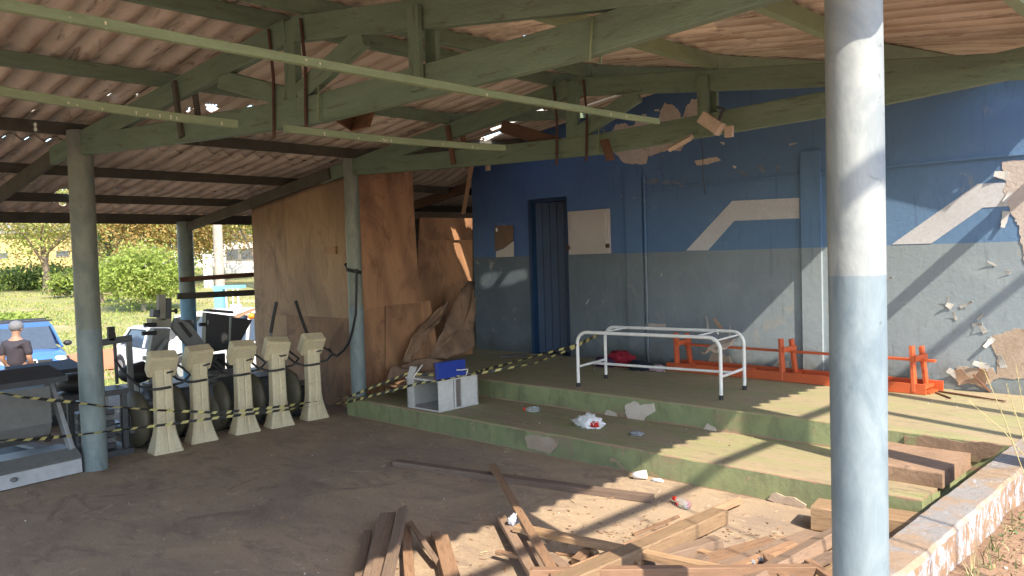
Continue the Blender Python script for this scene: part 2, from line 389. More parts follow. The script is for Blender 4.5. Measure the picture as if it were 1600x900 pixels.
def timber(name, p0, p1, w, h, mat, parent=None, up=(0, 0, 1), roll=0, bow=0, ends=None, seg=1):
    """one piece of timber, its own X axis along the grain"""
    p0 = Vector(p0); p1 = Vector(p1); L = (p1 - p0).length; d = (p1 - p0) / L; up = Vector(up)
    if abs(d.dot(up)) > .98: up = Vector((1, 0, 0))
    y = up.cross(d).normalized(); z = d.cross(y).normalized()
    if roll: q = Matrix.Rotation(roll, 3, d); y = q @ y; z = q @ z
    c = min(w, h) * .07
    pr = [(-w/2+c, -h/2), (w/2-c, -h/2), (w/2, -h/2+c), (w/2, h/2-c), (w/2-c, h/2), (-w/2+c, h/2), (-w/2, h/2-c), (-w/2, -h/2+c)]
    n = max(seg, 1); vs = []
    for i in range(n+1):
        t = i/n; bz = -bow*4*t*(1-t)
        for a, b in pr:
            j = (R.uniform(-.002, .002) if 0 < i < n else 0)
            ex = 0
            if ends and i in (0, n): ex = R.uniform(-ends, ends)
            vs.append((t*L + ex, a + j, b + bz + j))
    fs = [(i*8+k, i*8+(k+1) % 8, (i+1)*8+(k+1) % 8, (i+1)*8+k) for i in range(n) for k in range(8)] + [tuple(range(7, -1, -1)), tuple(range(n*8, n*8+8))]
    me = bpy.data.meshes.new(name); me.from_pydata(vs, [], fs); me.update()
    o = link(name, me, mat, parent)
    M = Matrix((d, y, z)).transposed().to_4x4(); M.translation = p0
    if parent:
        off = Vector((0, 0, 0)); p = parent
        while p is not None: off = off + Vector(p.location); p = p.parent
        M.translation = p0 - off
    o.matrix_basis = M
    return o

def ragged(poly, amp, step):
    """resample a closed outline with a broken edge"""
    outp = []; n = len(poly)
    for i in range(n):
        a = Vector(poly[i]); b = Vector(poly[(i+1) % n]); k = max(1, int((b-a).length/step))
        for j in range(k):
            p = a + (b-a)*(j/k); nn = noise.noise_vector(p*9)*amp*1.3 + noise.noise_vector(p*31)*amp*.8 + Vector((R.uniform(-1, 1), R.uniform(-1, 1), R.uniform(-1, 1)))*amp*.35
            outp.append(p + nn)
    return outp
def copy_tree(o, parent=None):
    c = o.copy(); C.objects.link(c); c.parent = parent
    for ch in list(o.children): copy_tree(ch, c)
    return c

# ---------------------------------------------------------------- dimensions of the place
YW = 7.8713; ZP = .391; ZM = .196; Y1 = 5.013; Y2 = 5.92; RIDGE = -4.3
XL = -7.5; XE = -.6; XFAR = -11.95
def zraf(x, y=0):
    b = 3.17 - (.11*(RIDGE - x) if x < RIDGE else .13*(x - RIDGE))
    if y > 5.2: b += .13*(min(y, 8.2) - 5.2)*max(0, min(1, (-x - .6)/1.5))*max(0, min(1, (x + 8.9)/1.3))
    return b
def zsheet(x, y=0): return zraf(x, y) + .13
def onRoof(px, py):
    d = ray(px, py); t = 1.0
    lo, hi = .5, 30
    for _ in range(50):
        m = (lo+hi)/2; P = EYE + d*m
        if P.z < zsheet(P.x, P.y): lo = m
        else: hi = m
    return EYE + d*lo
def sunRoof(P):
    lo, hi = 0, 20
    for _ in range(50):
        m = (lo+hi)/2; Q = Vector(P) + SUN*m
        if Q.z < zsheet(Q.x, Q.y): lo = m
        else: hi = m
    return Vector(P) + SUN*lo

# ---------------------------------------------------------------- ground
def ground_z(x, y):
    if x > -1.17: return .25 + .02*noise.noise(Vector((x, y, 0))*1.3)
    if x > -12.4: return -.18
    d = -x - 12.4
    z = -.12 - 1.40*min(1, d/6.5)**.85
    if -x > 24: z += .042*(min(-x, 90) - 24)
    z += .12*noise.noise(Vector((x*.12, y*.12, 0)))*min(1, d/4)
    if y > 9 and x > -30: z = z
    return z
xs = [-600, -400, -250, -180, -140, -120, -105] + [-95 + i*2.0 for i in range(41)] + [-12.9, -12.42, -12.38, -9, -5, -1.19, -1.15] + [-1.0 + .1*i for i in range(30)] + [2.5, 4, 8, 20, 60, 200, 600]
ys = [-600, -200, -80, -40, -20, -10] + [-6 + .5*i for i in range(12)] + [0 + .1*i for i in range(90)] + [9 + 1.5*i for i in range(40)] + [80, 120, 200, 400, 700]
xs = sorted(set(xs)); ys = sorted(set(ys))
mb = MB(); nx = len(xs); ny = len(ys)
mb.add([(x, y, ground_z(x, y)) for x in xs for y in ys], [(i*ny+j, (i+1)*ny+j, (i+1)*ny+j+1, i*ny+j+1) for i in range(nx-1) for j in range(ny-1)], 0, True)
tag(mb.build('ground', TERR, base=(0, 0, 0)), kind='structure')
# strip of bare red earth where the cars drive
def ground_strip(name, x0, x1, y0, y1, mat, dz=.02):
    mb = MB(); n, m = 8, 50; vs = []
    for i in range(n+1):
        for j in range(m+1):
            y = y0 + (y1-y0)*j/m; xx = x0 + (x1-x0)*i/n
            if i in (0, n): xx += .8*noise.noise(Vector((y*.4, i, 3)))
            vs.append((xx, y, ground_z(xx, y) + dz))
    mb.add(vs, [(i*(m+1)+j, (i+1)*(m+1)+j, (i+1)*(m+1)+j+1, i*(m+1)+j+1) for i in range(n) for j in range(m)], 0, True)
    return tag(mb.build(name, mat, base=(x0, y0, 0)), kind='structure')
ground_strip('dirt_track', -30.5, -26.5, -10, 40, REDE, .05)
ground_strip('bare_earth', -16.2, -12.45, -8, 14, REDE, .05)

mb = MB()
mb.box((-12.3, -4.5, -.2), (-1.262, Y1+.01, 0)); mb.box((-12.3, Y1+.01, -.2), (XL-.02, 12.5, 0)); mb.box((-1.56, Y1+.01, -.2), (-1.262, Y2+.02, 0))
tag(mb.build('floor', FLOOR), kind='structure')

# ---------------------------------------------------------------- steps and platform (worn noses, built as strips)
def stepped(name, x0, x1, y, yb, z0, z1, seg=.09, rx0=None):
    """solid step with an uneven nose"""
    mb = MB(); n = int((x1-x0)/seg); rows = []
    for i in range(n+1):
        x = x0 + (x1-x0)*i/n
        e = .012*noise.noise(Vector((x*2.2, y, 1))) + .007*noise.noise(Vector((x*11, y, 5)))
        zt = z1 + .004*noise.noise(Vector((x*1.7, y, 9)))
        ch = .012 + .012*max(0, noise.noise(Vector((x*5, y, 2))))
        rows.append([(x, y+.004, z0), (x, y+e*.6, z0+(z1-z0)*.5), (x, y+e, zt-ch), (x, y+e+ch*.45, zt-ch*.35), (x, y+e+ch*1.3, zt), (x, y+.25, z1), (x, yb, z1), (x, yb, z0)])
    m = 8; vs = [p for r in rows for p in r]
    mb.add(vs, [(i*m+k, i*m+(k+1) % m, (i+1)*m+(k+1) % m, (i+1)*m+k)[::-1] for i in range(n) for k in range(m)] + [tuple(range(m)), tuple(range(n*m+m-1, n*m-1, -1))], 0)
    return mb
steps = thing('concrete_steps', 'long worn green painted concrete steps leading up to the blue wall', 'steps', (-4.5, Y1, 0))
stepped('tread', XL, -1.56, Y1, Y2+.3, -.05, ZM).build('lower_step', STEP, steps)
stepped('tread', -8.6, -1.262, Y2, YW-.001, -.05, ZP).build('platform', STEP, steps)
mb = stepped('b', -2.12, -1.53, 5.3, Y2+.05, ZM+.001, .30)
mb.build('block_step', mottled('brown_worn_concrete', (.34, .23, .16), (.24, .16, .11), 5, .9, .5, (.16, .11, .08), .56, .68, 9), steps)
# flaked-off patches showing bare render on the risers
def patch(poly, ext, name, mat, parent, amp=.012, step=.03):
    mb = MB(); mb.prism(ragged(poly, amp, step), ext); return mb.build(name, mat, parent)
def flat_patch(pix, fn, ext, name, mat, parent, amp=.010, step=.03):
    pts = [fn(*p) for p in pix]; rp = ragged(pts, amp, step)
    k = 0 if abs(ext[0]) > 0 else (1 if abs(ext[1]) > 0 else 2); ref = pts[0][k]
    for p in rp: p[k] = ref
    mb = MB(); mb.prism(rp, ext); return mb.build(name, mat, parent)
Yr = lambda y: (lambda px, py: onY(px, py, y))
PT = CONCP
flat_patch([(976, 634), (990, 626), (1000, 633), (1021, 630), (1022, 643), (1008, 652), (1003, 665), (985, 664), (980, 650)], Yr(Y2-.014), (0, .02, 0), 'bare_patch', PT, steps)
flat_patch([(820, 682), (838, 679), (848, 683), (860, 684), (870, 694), (862, 709), (845, 705), (825, 700)], Yr(Y1-.014), (0, .02, 0), 'bare_patch', CONC, steps)
flat_patch([(1196, 781), (1210, 769), (1222, 776), (1240, 778), (1256, 788), (1254, 795), (1225, 789)], Yr(Y1-.014), (0, .02, 0), 'bare_patch', CONC, steps)
flat_patch([(1140, 682), (1146, 677), (1153, 681), (1151, 688), (1142, 688)], Yr(Y2-.014), (0, .02, 0), 'bare_patch', PT, steps, .004)
flat_patch([(1413, 681), (1460, 683), (1500, 689), (1568, 697), (1552, 712), (1530, 722), (1470, 718), (1430, 716), (1412, 706)], Yr(Y2-.014), (0, .02, 0), 'bare_patch', mottled('dark_bare_render', (.26, .18, .125), (.17, .12, .085), 7, .9, .6, (.19, .20, .10), .56, .66, 4), steps)
for (a, b, yy) in ((945, 965, Y2), (1100, 1120, Y2)):
    zz = ZM + .012
    p0 = onY(a, 640, yy); p1 = onY(b, 640, yy)
    q = [Vector((p0.x, yy-.012, ZM)), Vector((p0.x+.03, yy-.012, ZM+.05)), Vector((p1.x-.02, yy-.012, ZM+.035)), Vector((p1.x, yy-.012, ZM))]
    rp = ragged(q, .006, .03)
    for p in rp: p[1] = yy-.012
    mb = MB(); mb.prism(rp, (0, .02, 0)); mb.build('bare_patch', PT, steps)

# ---------------------------------------------------------------- the low wall on the right
def lowwall_mesh():
    mb = MB(); rows = []; n = 200; y0, y1 = -4.5, YW-.002; prof = []
    for i in range(n+1):
        y = y0 + (y1-y0)*i/n; f = lambda a, k: .014*noise.noise(Vector((a, y*k, 2))) + .006*noise.noise(Vector((a, y*k*4, 7)))
        xi = -1.262 + f(1, 2)*.5; xo = -1.068 + f(4, 3); zt = .43 + f(8, 1.5)*.5
        ci = .014 + .01*abs(noise.noise(Vector((y*6, 0, 0)))); co = .016 + .03*max(0, noise.noise(Vector((y*4, 3, 0))))
        rows.append([(xi, y, -.1), (xi, y, .2), (xi, y, zt-ci), (xi+ci, y, zt), ((xi+xo)/2, y, zt+f(12, 3)*.3), (xo-co, y, zt), (xo, y, zt-co), (xo+f(5, 4), y, .33), (xo+f(6, 3), y, .27), (xo+.01, y, .0)])
    m = 10
    mb.add([p for r in rows for p in r], [(i*m+k, i*m+k+1, (i+1)*m+k+1, (i+1)*m+k) for i in range(n) for k in range(m-1)], 0)
    return mb
tag(lowwall_mesh().build('low_wall', LOWW), 'low kerb wall with flaking pale blue paint over brown render', 'wall')

# ---------------------------------------------------------------- the blue wall
wall = thing('painted_wall', 'blue over grey painted building wall with white chevrons and peeling patches', 'wall', (-4.5, YW, 0))
XWL = -8.43; XWR = 6.0; DX0 = -7.33; DX1 = -6.655; DZ = 2.455; T = .18
def wall_slab(x0, x1, z0, z1t):
    """slab with subdivided front so the paint relief holds, top given by function"""
    mb = MB(); mb.prism([(x0, YW, z0), (x1, YW, z0)] + [(x1, YW, z1t), (x0, YW, z1t)], (0, T, 0)); return mb
mb = MB()
TOPZ = 3.75
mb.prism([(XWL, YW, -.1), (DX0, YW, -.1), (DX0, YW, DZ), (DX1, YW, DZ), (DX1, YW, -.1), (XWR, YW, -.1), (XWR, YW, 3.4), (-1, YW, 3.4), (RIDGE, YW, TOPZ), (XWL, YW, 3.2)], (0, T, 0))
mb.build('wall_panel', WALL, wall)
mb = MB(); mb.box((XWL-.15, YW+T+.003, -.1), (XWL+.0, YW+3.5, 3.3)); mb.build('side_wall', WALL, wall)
# room behind the door so that the doorway is dark
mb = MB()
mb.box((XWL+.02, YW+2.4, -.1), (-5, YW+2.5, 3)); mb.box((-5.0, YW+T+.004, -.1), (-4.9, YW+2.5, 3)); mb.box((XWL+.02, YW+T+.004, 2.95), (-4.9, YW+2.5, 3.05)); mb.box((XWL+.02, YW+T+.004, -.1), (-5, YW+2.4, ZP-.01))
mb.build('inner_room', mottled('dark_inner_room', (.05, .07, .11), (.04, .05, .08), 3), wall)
# pilasters and the proud ring beam
def px_on_wall(px, py, dy=0): return onY(px, py, YW-dy)
for (a, b, tp) in ((978, 1003, 265), (1252, 1283, 238)):
    P0 = px_on_wall(a, tp); P1 = px_on_wall(b, tp)
    mb = MB(); c = .006; x0, x1 = P0.x, P1.x
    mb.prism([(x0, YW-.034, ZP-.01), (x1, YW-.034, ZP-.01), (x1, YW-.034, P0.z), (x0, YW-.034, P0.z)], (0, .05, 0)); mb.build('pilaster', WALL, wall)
zb0 = px_on_wall(1010, 297).z; zb1 = px_on_wall(1245, 277).z
zb = (zb0+zb1)/2
mb = MB()
x0 = px_on_wall(1005, 290).x + .01; x1 = px_on_wall(1252, 290).x - .002
mb.prism([(x0, YW-.022, zb), (x1, YW-.022, zb), (x1, YW-.022, zb+.02), (x0, YW-.022, zb+.02)], (0, .04, 0))
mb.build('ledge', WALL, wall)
mb = MB(); x0 = px_on_wall(1283, 290).x + .002
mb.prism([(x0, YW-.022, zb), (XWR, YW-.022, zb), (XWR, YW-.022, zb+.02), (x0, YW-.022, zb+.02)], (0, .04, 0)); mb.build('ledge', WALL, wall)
# pilaster edges catch a conduit on the right-hand side
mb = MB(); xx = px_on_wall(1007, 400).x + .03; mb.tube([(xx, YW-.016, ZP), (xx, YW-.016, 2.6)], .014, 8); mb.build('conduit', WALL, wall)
# white chevrons
def stripe(pix):
    mb = MB(); mb.prism([onY(px, py, YW-.004) for px, py in pix], (0, .006, 0)); mb.build('painted_stripe', STRIPE, wall)
stripe([(1072, 391.5), (1106, 391.2), (1147, 345), (1249, 341), (1249, 309), (1144, 314)])
stripe([(1393, 382), (1455, 380.5), (1535, 324.5), (1640, 318), (1640, 283), (1528, 287)])
# bare and peeling patches
def wpatch(pix, name='bare_patch', mat=CONCP, dy=.006, amp=.015, step=.018):
    pts = ragged([onY(px, py, YW-dy) for px, py in pix], amp, step)
    for p in pts: p[1] = YW-dy
    mb = MB(); mb.prism(pts, (0, .012, 0)); return mb.build(name, mat, wall)
wpatch([(956, 205), (962, 194), (975, 190), (988, 197), (1000, 184), (1014, 188), (1027, 192), (1031, 176), (1037, 160), (1046, 164), (1060, 170), (1066, 186), (1070, 170), (1078, 158), (1088, 153), (1095, 158), (1094, 180), (1086, 200), (1080, 215), (1062, 235), (1046, 233), (1030, 240), (1012, 246), (1008, 258), (996, 258), (985, 256), (972, 254), (962, 240), (965, 222)], amp=.02, step=.014)
wpatch([(1085, 250), (1100, 248), (1118, 245), (1127, 250), (1110, 255), (1088, 258)], amp=.008)
PALEP = mottled('pale_bared_plaster', (.56, .50, .47), (.48, .42, .39), 3, .85, .5, (.40, .33, .27), .6, .7, 4)
wpatch([(1566, 254), (1600, 250), (1660, 245), (1660, 440), (1606, 420), (1598, 390), (1592, 355), (1580, 335), (1575, 318), (1566, 300), (1572, 290)], mat=PALEP)
wpatch([(1550, 524), (1570, 518), (1660, 500), (1660, 600), (1600, 590), (1575, 592), (1556, 590), (1558, 560), (1552, 545)], mat=CONC)
wpatch([(1496, 575), (1520, 573), (1550, 575), (1560, 590), (1548, 600), (1520, 602), (1500, 597)], mat=CONC, dy=.008)
wpatch([(1108, 595), (1108, 560), (1112, 552), (1140, 556), (1145, 575), (1138, 600), (1120, 602)], mat=CONC, dy=.006)
wpatch([(1203, 575), (1215, 562), (1232, 564), (1236, 580), (1222, 590), (1207, 588)], mat=PALEP, dy=.006)
wpatch([(1004, 506), (1040, 506), (1040, 511), (1006, 511)], mat=PALEP, dy=.006, amp=.006, step=.02)
# curled paint flakes that stand off the wall
FLAKE = mottled('paint_flake', (.50, .50, .49), (.40, .40, .40), 8, .6, .2)
FLAKEB = mottled('brown_backed_flake', (.46, .33, .24), (.34, .23, .16), 8, .8, .3)
def flake(px, py, w, h, curl, ang, mat):
    c = onY(px, py, YW-.006); mb = MB(); n = 6; m = 3; vs = []
    ca, sa = math.cos(ang), math.sin(ang)
    for i in range(n+1):
        t = i/n; d = curl*t*t; hh = w*(1-.45*t)*(1+.3*noise.noise(Vector((px, t*4, 0))))
        for j in range(m+1):
            s_ = (j/m-.5)*hh; u = t*h
            vs.append((c.x + ca*s_ - sa*u, c.y - d - .002, c.z + sa*s_ + ca*u))
    mb.add(vs, [(i*(m+1)+j, i*(m+1)+j+1, (i+1)*(m+1)+j+1, (i+1)*(m+1)+j) for i in range(n) for j in range(m)])
    o = mb.build('paint_flake', mat, wall); md = o.modifiers.new('s', 'SOLIDIFY'); md.thickness = .003
for a in [(1508, 600, .12, .14, .05, .3, FLAKEB), (1528, 602, .12, .16, .06, -.4, FLAKEB), (1540, 598, .09, .13, .05, .1, FLAKEB), (1500, 590, .08, .11, .05, .9, FLAKE), (1545, 575, .07, .12, .04, 1.2, FLAKE),
          (1568, 575, .06, .12, .04, .2, FLAKE), (1482, 482, .02, .11, .02, .0, FLAKE), (1488, 480, .06, .05, .03, 1.0, FLAKE), (1500, 480, .03, .12, .02, -1.1, FLAKE), (1494, 500, .02, .08, .02, .2, FLAKE), (1519, 508, .03, .09, .03, -1.4, FLAKE),
          (1540, 520, .05, .07, .03, .5, FLAKE), (1527, 500, .02, .08, .02, -.7, FLAKE), (1556, 415, .02, .07, .02, 1.0, FLAKE), (1577, 428, .03, .03, .02, .3, FLAKE), (1386, 435, .02, .06, .02, -1.4, FLAKE),
          (1106, 515, .03, .15, .03, .0, FLAKE), (1130, 520, .05, .18, .04, .5, FLAKEB), (1140, 525, .03, .12, .03, -.2, FLAKE), (1215, 575, .05, .07, .04, -.6, FLAKE), (1225, 580, .05, .07, .04, .7, FLAKE),
          (1033, 432, .02, .04, .01, -.4, FLAKE), (916, 475, .02, .08, .01, -.7, FLAKE), (1233, 226, .02, .09, .01, -1.5, FLAKE), (1572, 330, .06, .14, .03, 3.0, FLAKE), (1580, 300, .05, .10, .03, 2.6, FLAKE), (1575, 275, .08, .1, .03, 1.3, FLAKE),
          (1552, 528, .05, .10, .04, 2.5, FLAKE), (1132, 225, .03, .04, .02, 1, FLAKE), (1150, 262, .03, .04, .01, 1, FLAKE), (1010, 180, .03, .05, .02, 1.3, FLAKE), (1030, 172, .03, .05, .02, 1.5, FLAKE)]: flake(*a)
# worn haze of old putty along the top of the lower panel
for a in ((1018, 283, 30, 8), (1052, 285, 34, 8), (1160, 270, 14, 16), (1190, 262, 10, 14), (1216, 262, 9, 10)):
    px, py, w, h = a
    wpatch([(px-w/2, py), (px-w/4, py-h/2), (px+w/4, py-h/3), (px+w/2, py), (px+w/5, py+h/2), (px-w/3, py+h/3)], 'putty_mark', mottled('putty', (.20, .25, .32), (.13, .19, .30), 14, .8, .1), dy=.004, amp=.03, step=.03)

# door
door = MB(); 
dm = Matrix.Translation((DX0+.03, YW+.10, ZP)) @ Matrix.Rotation(math.radians(28), 4, 'Z')
door.box((0, -.02, .01), (.62, .02, 2.04), 0, dm)
dl = door.build('door', DOORB, wall)
for k in range(6):
    d2 = MB(); d2.box((.012+k*.101, -.034, .03), (.012+k*.101+.088, -.0205, 2.02), 0, dm); d2.build('door_board', DOORB, dl)
fr = MB(); fr.box((DX0+.002, YW-.012, ZP), (DX0+.05, YW+T-.01, DZ-.002)); fr.box((DX1-.04, YW+.02, ZP), (DX1-.002, YW+T-.01, DZ-.002)); fr.box((DX0+.051, YW+.02, DZ-.045), (DX1-.041, YW+T-.01, DZ-.002))
fr.build('door_frame', DOORB, wall)
# square cover panel and the small notice beside the door
def quadslab(pix, y, th, name, mat, parent):
    mb = MB(); mb.prism([onY(px, py, y) for px, py in pix], (0, th, 0)); return mb.build(name, mat, parent)
cab = thing('wall_cabinet', 'square yellowed white hatch panel hung on the blue wall right of the door', 'cabinet', onY(920, 398, YW-.06))
quadslab([(887, 331), (949, 326), (951, 396), (889, 398)], YW-.06, .055, 'frame', BOXW, cab)
quadslab([(892, 335), (945, 331), (946, 392), (893, 394)], YW-.068, .01, 'cover_panel', BOXW, cab)
for (a, b) in ((888, 387), (949, 384)):
    mb = MB(); c = onY(a, b, YW-.07); mb.box((c.x-.018, c.y-.015, c.z-.025), (c.x+.018, c.y+.02, c.z+.025)); mb.build('latch', RUST, cab)
post = thing('notice_board', 'torn brown notice board on the blue wall left of the door', 'notice', onY(787, 402, YW-.02))
quadslab([(773, 353), (801, 352), (801, 376), (786, 388), (773, 392)], YW-.022, .016, 'brown_sheet', PLYD, post)
quadslab([(775, 393), (786, 389), (802, 377), (802, 401), (775, 402)], YW-.02, .016, 'pale_sheet', BOXW, post)
c = onY(776, 359, YW-.03); mb = MB(); mb.ell(c, (.02, .01, .03), 8, 6); mb.build('pin', BAGW, post)
# sockets and the two lamps under the truss
def small_box(name, label, cat, px, py, w, h, d, mat, y, rx=0):
    c = onY(px, py, y); mb = MB(); mb.box((-w/2, -d, -h/2), (w/2, 0, h/2), 0, Matrix.Translation(c) @ Matrix.Rotation(rx, 4, 'Y'))
    return tag(mb.build(name, mat), label, cat)
small_box('junction_box', 'small cream plastic box hanging under the truss at the corner of the blue wall', 'junction box', 764, 261, .05, .08, .03, LAMPC, 6.2)
small_box('junction_box', 'small cream plastic box beside the tilted lamp under the truss', 'junction box', 1141, 206, .055, .075, .03, LAMPC, 5.05)
fl = thing('floodlight', 'tilted cream box floodlight hanging from the rear truss above the blue wall', 'lamp', onY(1112, 193, 5.0))
c = onY(1112, 193, 4.98); M = Matrix.Translation(c) @ Matrix.Rotation(.15, 4, 'Z') @ Matrix.Rotation(math.radians(38), 4, 'Y')
mb = MB(); mb.box((-.085, -.04, -.042), (.07, .04, .042), 0, M); mb.box((.07, -.044, -.046), (.08, .044, .046), 0, M); mb.build('lamp_body', LAMPC, fl)
mb = MB(); mb.tube([c+Vector((.03, .03, .0)), c+Vector((.06, .06, .10)), c+Vector((.0, .08, .12))], .012, 6); mb.build('bracket', DARKM, fl)
# thin wire hanging against the wall
mb = MB(); a = onY(1094, 205, 5.2); b = onY(1102, 304, 5.3); mb.tube([a, a.lerp(b, .3)+Vector((.01, 0, 0)), a.lerp(b, .7)+Vector((-.008, 0, 0)), b], .003, 5)
tag(mb.build('hanging_wire', RUBBER), 'thin dark wire dangling from the rear truss in front of the blue wall', 'wire')

# ---------------------------------------------------------------- posts
def post_col(x, y, z0, z1, r, mat, label, group='round posts carrying the roof'):
    mb = MB(); n = 40; m = 26; vs = []
    for i in range(m+1):
        z = z0 + (z1-z0)*i/m
        for k in range(n):
            a = 2*math.pi*k/n; q = Vector((math.cos(a), math.sin(a), 0)); rr = r + .0025*noise.noise(Vector((q.x*1.5+x, q.y*1.5, z*2.2)))
            vs.append((x+q.x*rr, y+q.y*rr, z))
    mb.add(vs, [(i*n+k, i*n+(k+1) % n, (i+1)*n+(k+1) % n, (i+1)*n+k) for i in range(m) for k in range(n)], 0, True)
    mb.add([vs[m*n+k] for k in range(n)], [tuple(range(n))])
    o = mb.build('round_post', mat, None, (x, y, z0)); return tag(o, label, 'post', group)
CL1 = (-7.29, 2.33); CR1 = (-1.092, 2.85); CL2 = (-7.49, 5.17); CR2 = (-.86, 5.22)
post_col(CL1[0], CL1[1], 0, 2.86, .098, COLD, 'dark grey round post beside the treadmill at the left')
post_col(CL2[0], CL2[1], ZM, 2.86, .082, COLD, 'grey round post with a black strap in front of the plywood wall')
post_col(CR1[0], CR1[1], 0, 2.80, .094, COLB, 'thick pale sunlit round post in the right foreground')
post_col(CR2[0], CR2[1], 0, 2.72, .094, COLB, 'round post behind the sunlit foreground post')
post_col(-11.73, 5.13, 0, 2.36, .112, COLT, 'far post with a blue lower half in front of the lawn')
post_col(-11.73, 1.9, 0, 2.36, .112, COLT, 'far post by the man in the cap')

# ---------------------------------------------------------------- trusses
def lerpXY(a, b, x): t = (x-a[0])/(b[0]-a[0]); return a[1] + (b[1]-a[1])*t
def truss(label, A, B, idx):
    g = thing('roof_truss', label, 'truss', ((A[0]+B[0])/2, (A[1]+B[1])/2, 2.5), 'green timber roof trusses')
    P = lambda x, z, dy=0: Vector((x, lerpXY(A, B, x) + dy, z))
    kx = RIDGE + .0
    # bottom chord: two spliced lengths that sag to the king post
    zl, zk, zr_ = (2.735, 2.585, 2.71)
    timber('bottom_chord', P(A[0]+.05, zl), P(kx+.3, zk+.005), .055, .165, GREEN, g, seg=6, bow=.01)
    timber('bottom_chord', P(kx+.29, zk+.007, .004), P(-2.2, zk+.045), .055, .165, GREEN, g, seg=4)
    timber('bottom_chord', P(-2.205, zk+.045), P(B[0]+.02, zr_), .055, .16, GREEN, g, seg=4)
    rz = lambda x: zraf(x, lerpXY(A, B, x)) - .075
    timber('top_chord', P(A[0]-.55, rz(A[0]-.55)), P(kx-.03, rz(kx-.03)), .055, .15, GREEN, g, seg=4)
    timber('top_chord', P(kx+.03, rz(kx+.03)), P(B[0]+.12, rz(B[0]+.12)), .055, .15, GREEN, g, seg=4)
    timber('king_post', P(kx, zk-.03), P(kx, rz(kx)+.05), .12, .05, GREEN, g, up=(0, 1, 0))
    for s, x1 in ((-1, kx-.78), (1, kx+.66)):
        if idx == 1 and s == -1:
            timber('strut', P(kx-.06, zk+.02, .03), P(kx-.85, rz(kx-.8)-.12, .03), .04, .11, BROWNT, g)
        else:
            timber('strut', P(kx+s*.06, zk+.12, .0), P(x1, rz(x1)-.08, .0), .05, .12, GREEN, g)
    qx = (-3.05 if idx else -3.2)
    timber('queen_post', P(qx, 2.56, -.045), P(qx, rz(qx)+.03, -.045), .085, .03, GREEN, g, up=(0, 1, 0))
    timber('queen_post', P(qx+.02, 2.66, .05), P(qx+.02, rz(qx)+.05, .05), .085, .03, GREEN, g, up=(0, 1, 0))
    lx = (-5.75 if idx else -5.55)
    for k in (0, 1):
        timber('hanger_slat', P(lx+.1*k, 2.60-.04*k, -.04+.085*k), P(lx-.07+.1*k, rz(lx)+.04, -.04+.085*k), .05, .025, DARKT if not idx else BROWNT, g, up=(0, 1, 0))
    for s in (-1, 1):
        mb = MB(); x = kx + s*.16
        mb.tube([P(x, zk-.12, -.04), P(x+.02, zk+.25, -.04), P(x-.01, rz(x)+.05, -.04)], .010, 6); mb.build('steel_hanger', RUST, g)
    for x in (kx+.28, -2.15):
        mb = MB(); mb.tube([P(x, zk-.06, -.045), P(x+.02, zk+.12, -.045), P(x+.02, zk+.12, .03), P(x, zk-.06, .03)], .006, 5, close=True)
        mb.build('strap_wire', GREENL, g)
    return g
truss('near green timber truss crossing the whole top of the picture', CL1, CR1, 0)
truss('rear green timber truss ending against the blue wall side', CL2, CR2, 1)
# piece of broken board leaning out of the rear truss
timber_o = timber('broken_slat', onY(742, 228, 5.25), onX(724, 333, -7.4).lerp(onY(724, 333, 6.2), .9), .045, .02, PLANKA)
tag(timber_o, 'thin broken slat hanging from the rear truss above the plywood opening', 'slat')
o = timber('broken_slat', onY(944, 218, 5.05), onY(954, 250, 5.05), .07, .02, BROWNT, roll=.5); tag(o, 'short reddish brown board end hanging under the rear truss near the bare plaster', 'slat')
o = timber('broken_slat', onY(1046, 233, 5.0), onY(1081, 214, 5.0), .05, .03, LAMPC, roll=.6); tag(o, 'short pale batten end stuck under the rear truss in front of the bare plaster', 'slat')
# open box end of ceiling lining hung behind the near truss
g = thing('ceiling_box', 'brown wooden corner piece hanging behind the near truss', 'wooden box', onZ(550, 190, 2.72))
pz = lambda a, b, z: onZ(a, b, z)
b0, b1, b2 = pz(519, 186, 2.62), pz(548, 205, 2.56), pz(573, 198, 2.56)
t0, t2 = pz(545, 170, 2.74), pz(583, 166, 2.74)
mb = MB(); mb.prism([b0, b1, pz(556, 177, 2.72), t0], (0, .02, 0)); mb.build('side_panel', BROWNT, g)
mb = MB(); mb.prism([b1, b2, t2, pz(556, 177, 2.72)], (.01, .02, 0)); mb.build('side_panel', PLY, g)

# light green ceiling battens with nail marks, hung under the near truss
def batten(label, x, z0, pts, w=.028, h=.04):
    a = pts
    g = timber('ceiling_batten', a[0], a[1], w, h, GREENL, seg=10, bow=.012)
    tag(g, label, 'batten', 'light green ceiling battens')
    return g
A0 = onZ(-60, -20+22, 2.47); A1 = onZ(1030, 189, 2.45)
mbn = batten('long light green batten running from the top left corner to the bare plaster patch', -2.6, 2.47, (onX(-80, -8, -2.68), onX(1028, 190, -2.68)), h=.032)
batten('long light green batten crossing the left post below the other one', -3.9, 2.47, (onX(-80, 128, -3.92), onX(370, 194, -3.92)))
batten('light green batten running from the near truss to the broken slat', -3.6, 2.47, (onX(445, 201, -3.95), onX(788, 231, -3.95)))
NAILS = plain('nail_streak', (.62, .58, .42))
for o_ in list(C.objects):
    if o_.name.startswith('ceiling_batten'):
        L = max(v.co.x for v in o_.data.vertices)
        for k in range(12):
            t = R.uniform(.05, .95); x = L*t; bz = -.012*4*t*(1-t); hh = R.uniform(.010, .027)
            me = bpy.data.meshes.new('nail_streak'); me.from_pydata([(x, -.0146, bz-.014), (x+.004, -.0146, bz-.02), (x+.006, -.0146, bz-.02+hh), (x-.002, -.0146, bz-.02+hh)], [], [(0, 1, 2, 3)]); link('nail_streak', me, NAILS, o_)

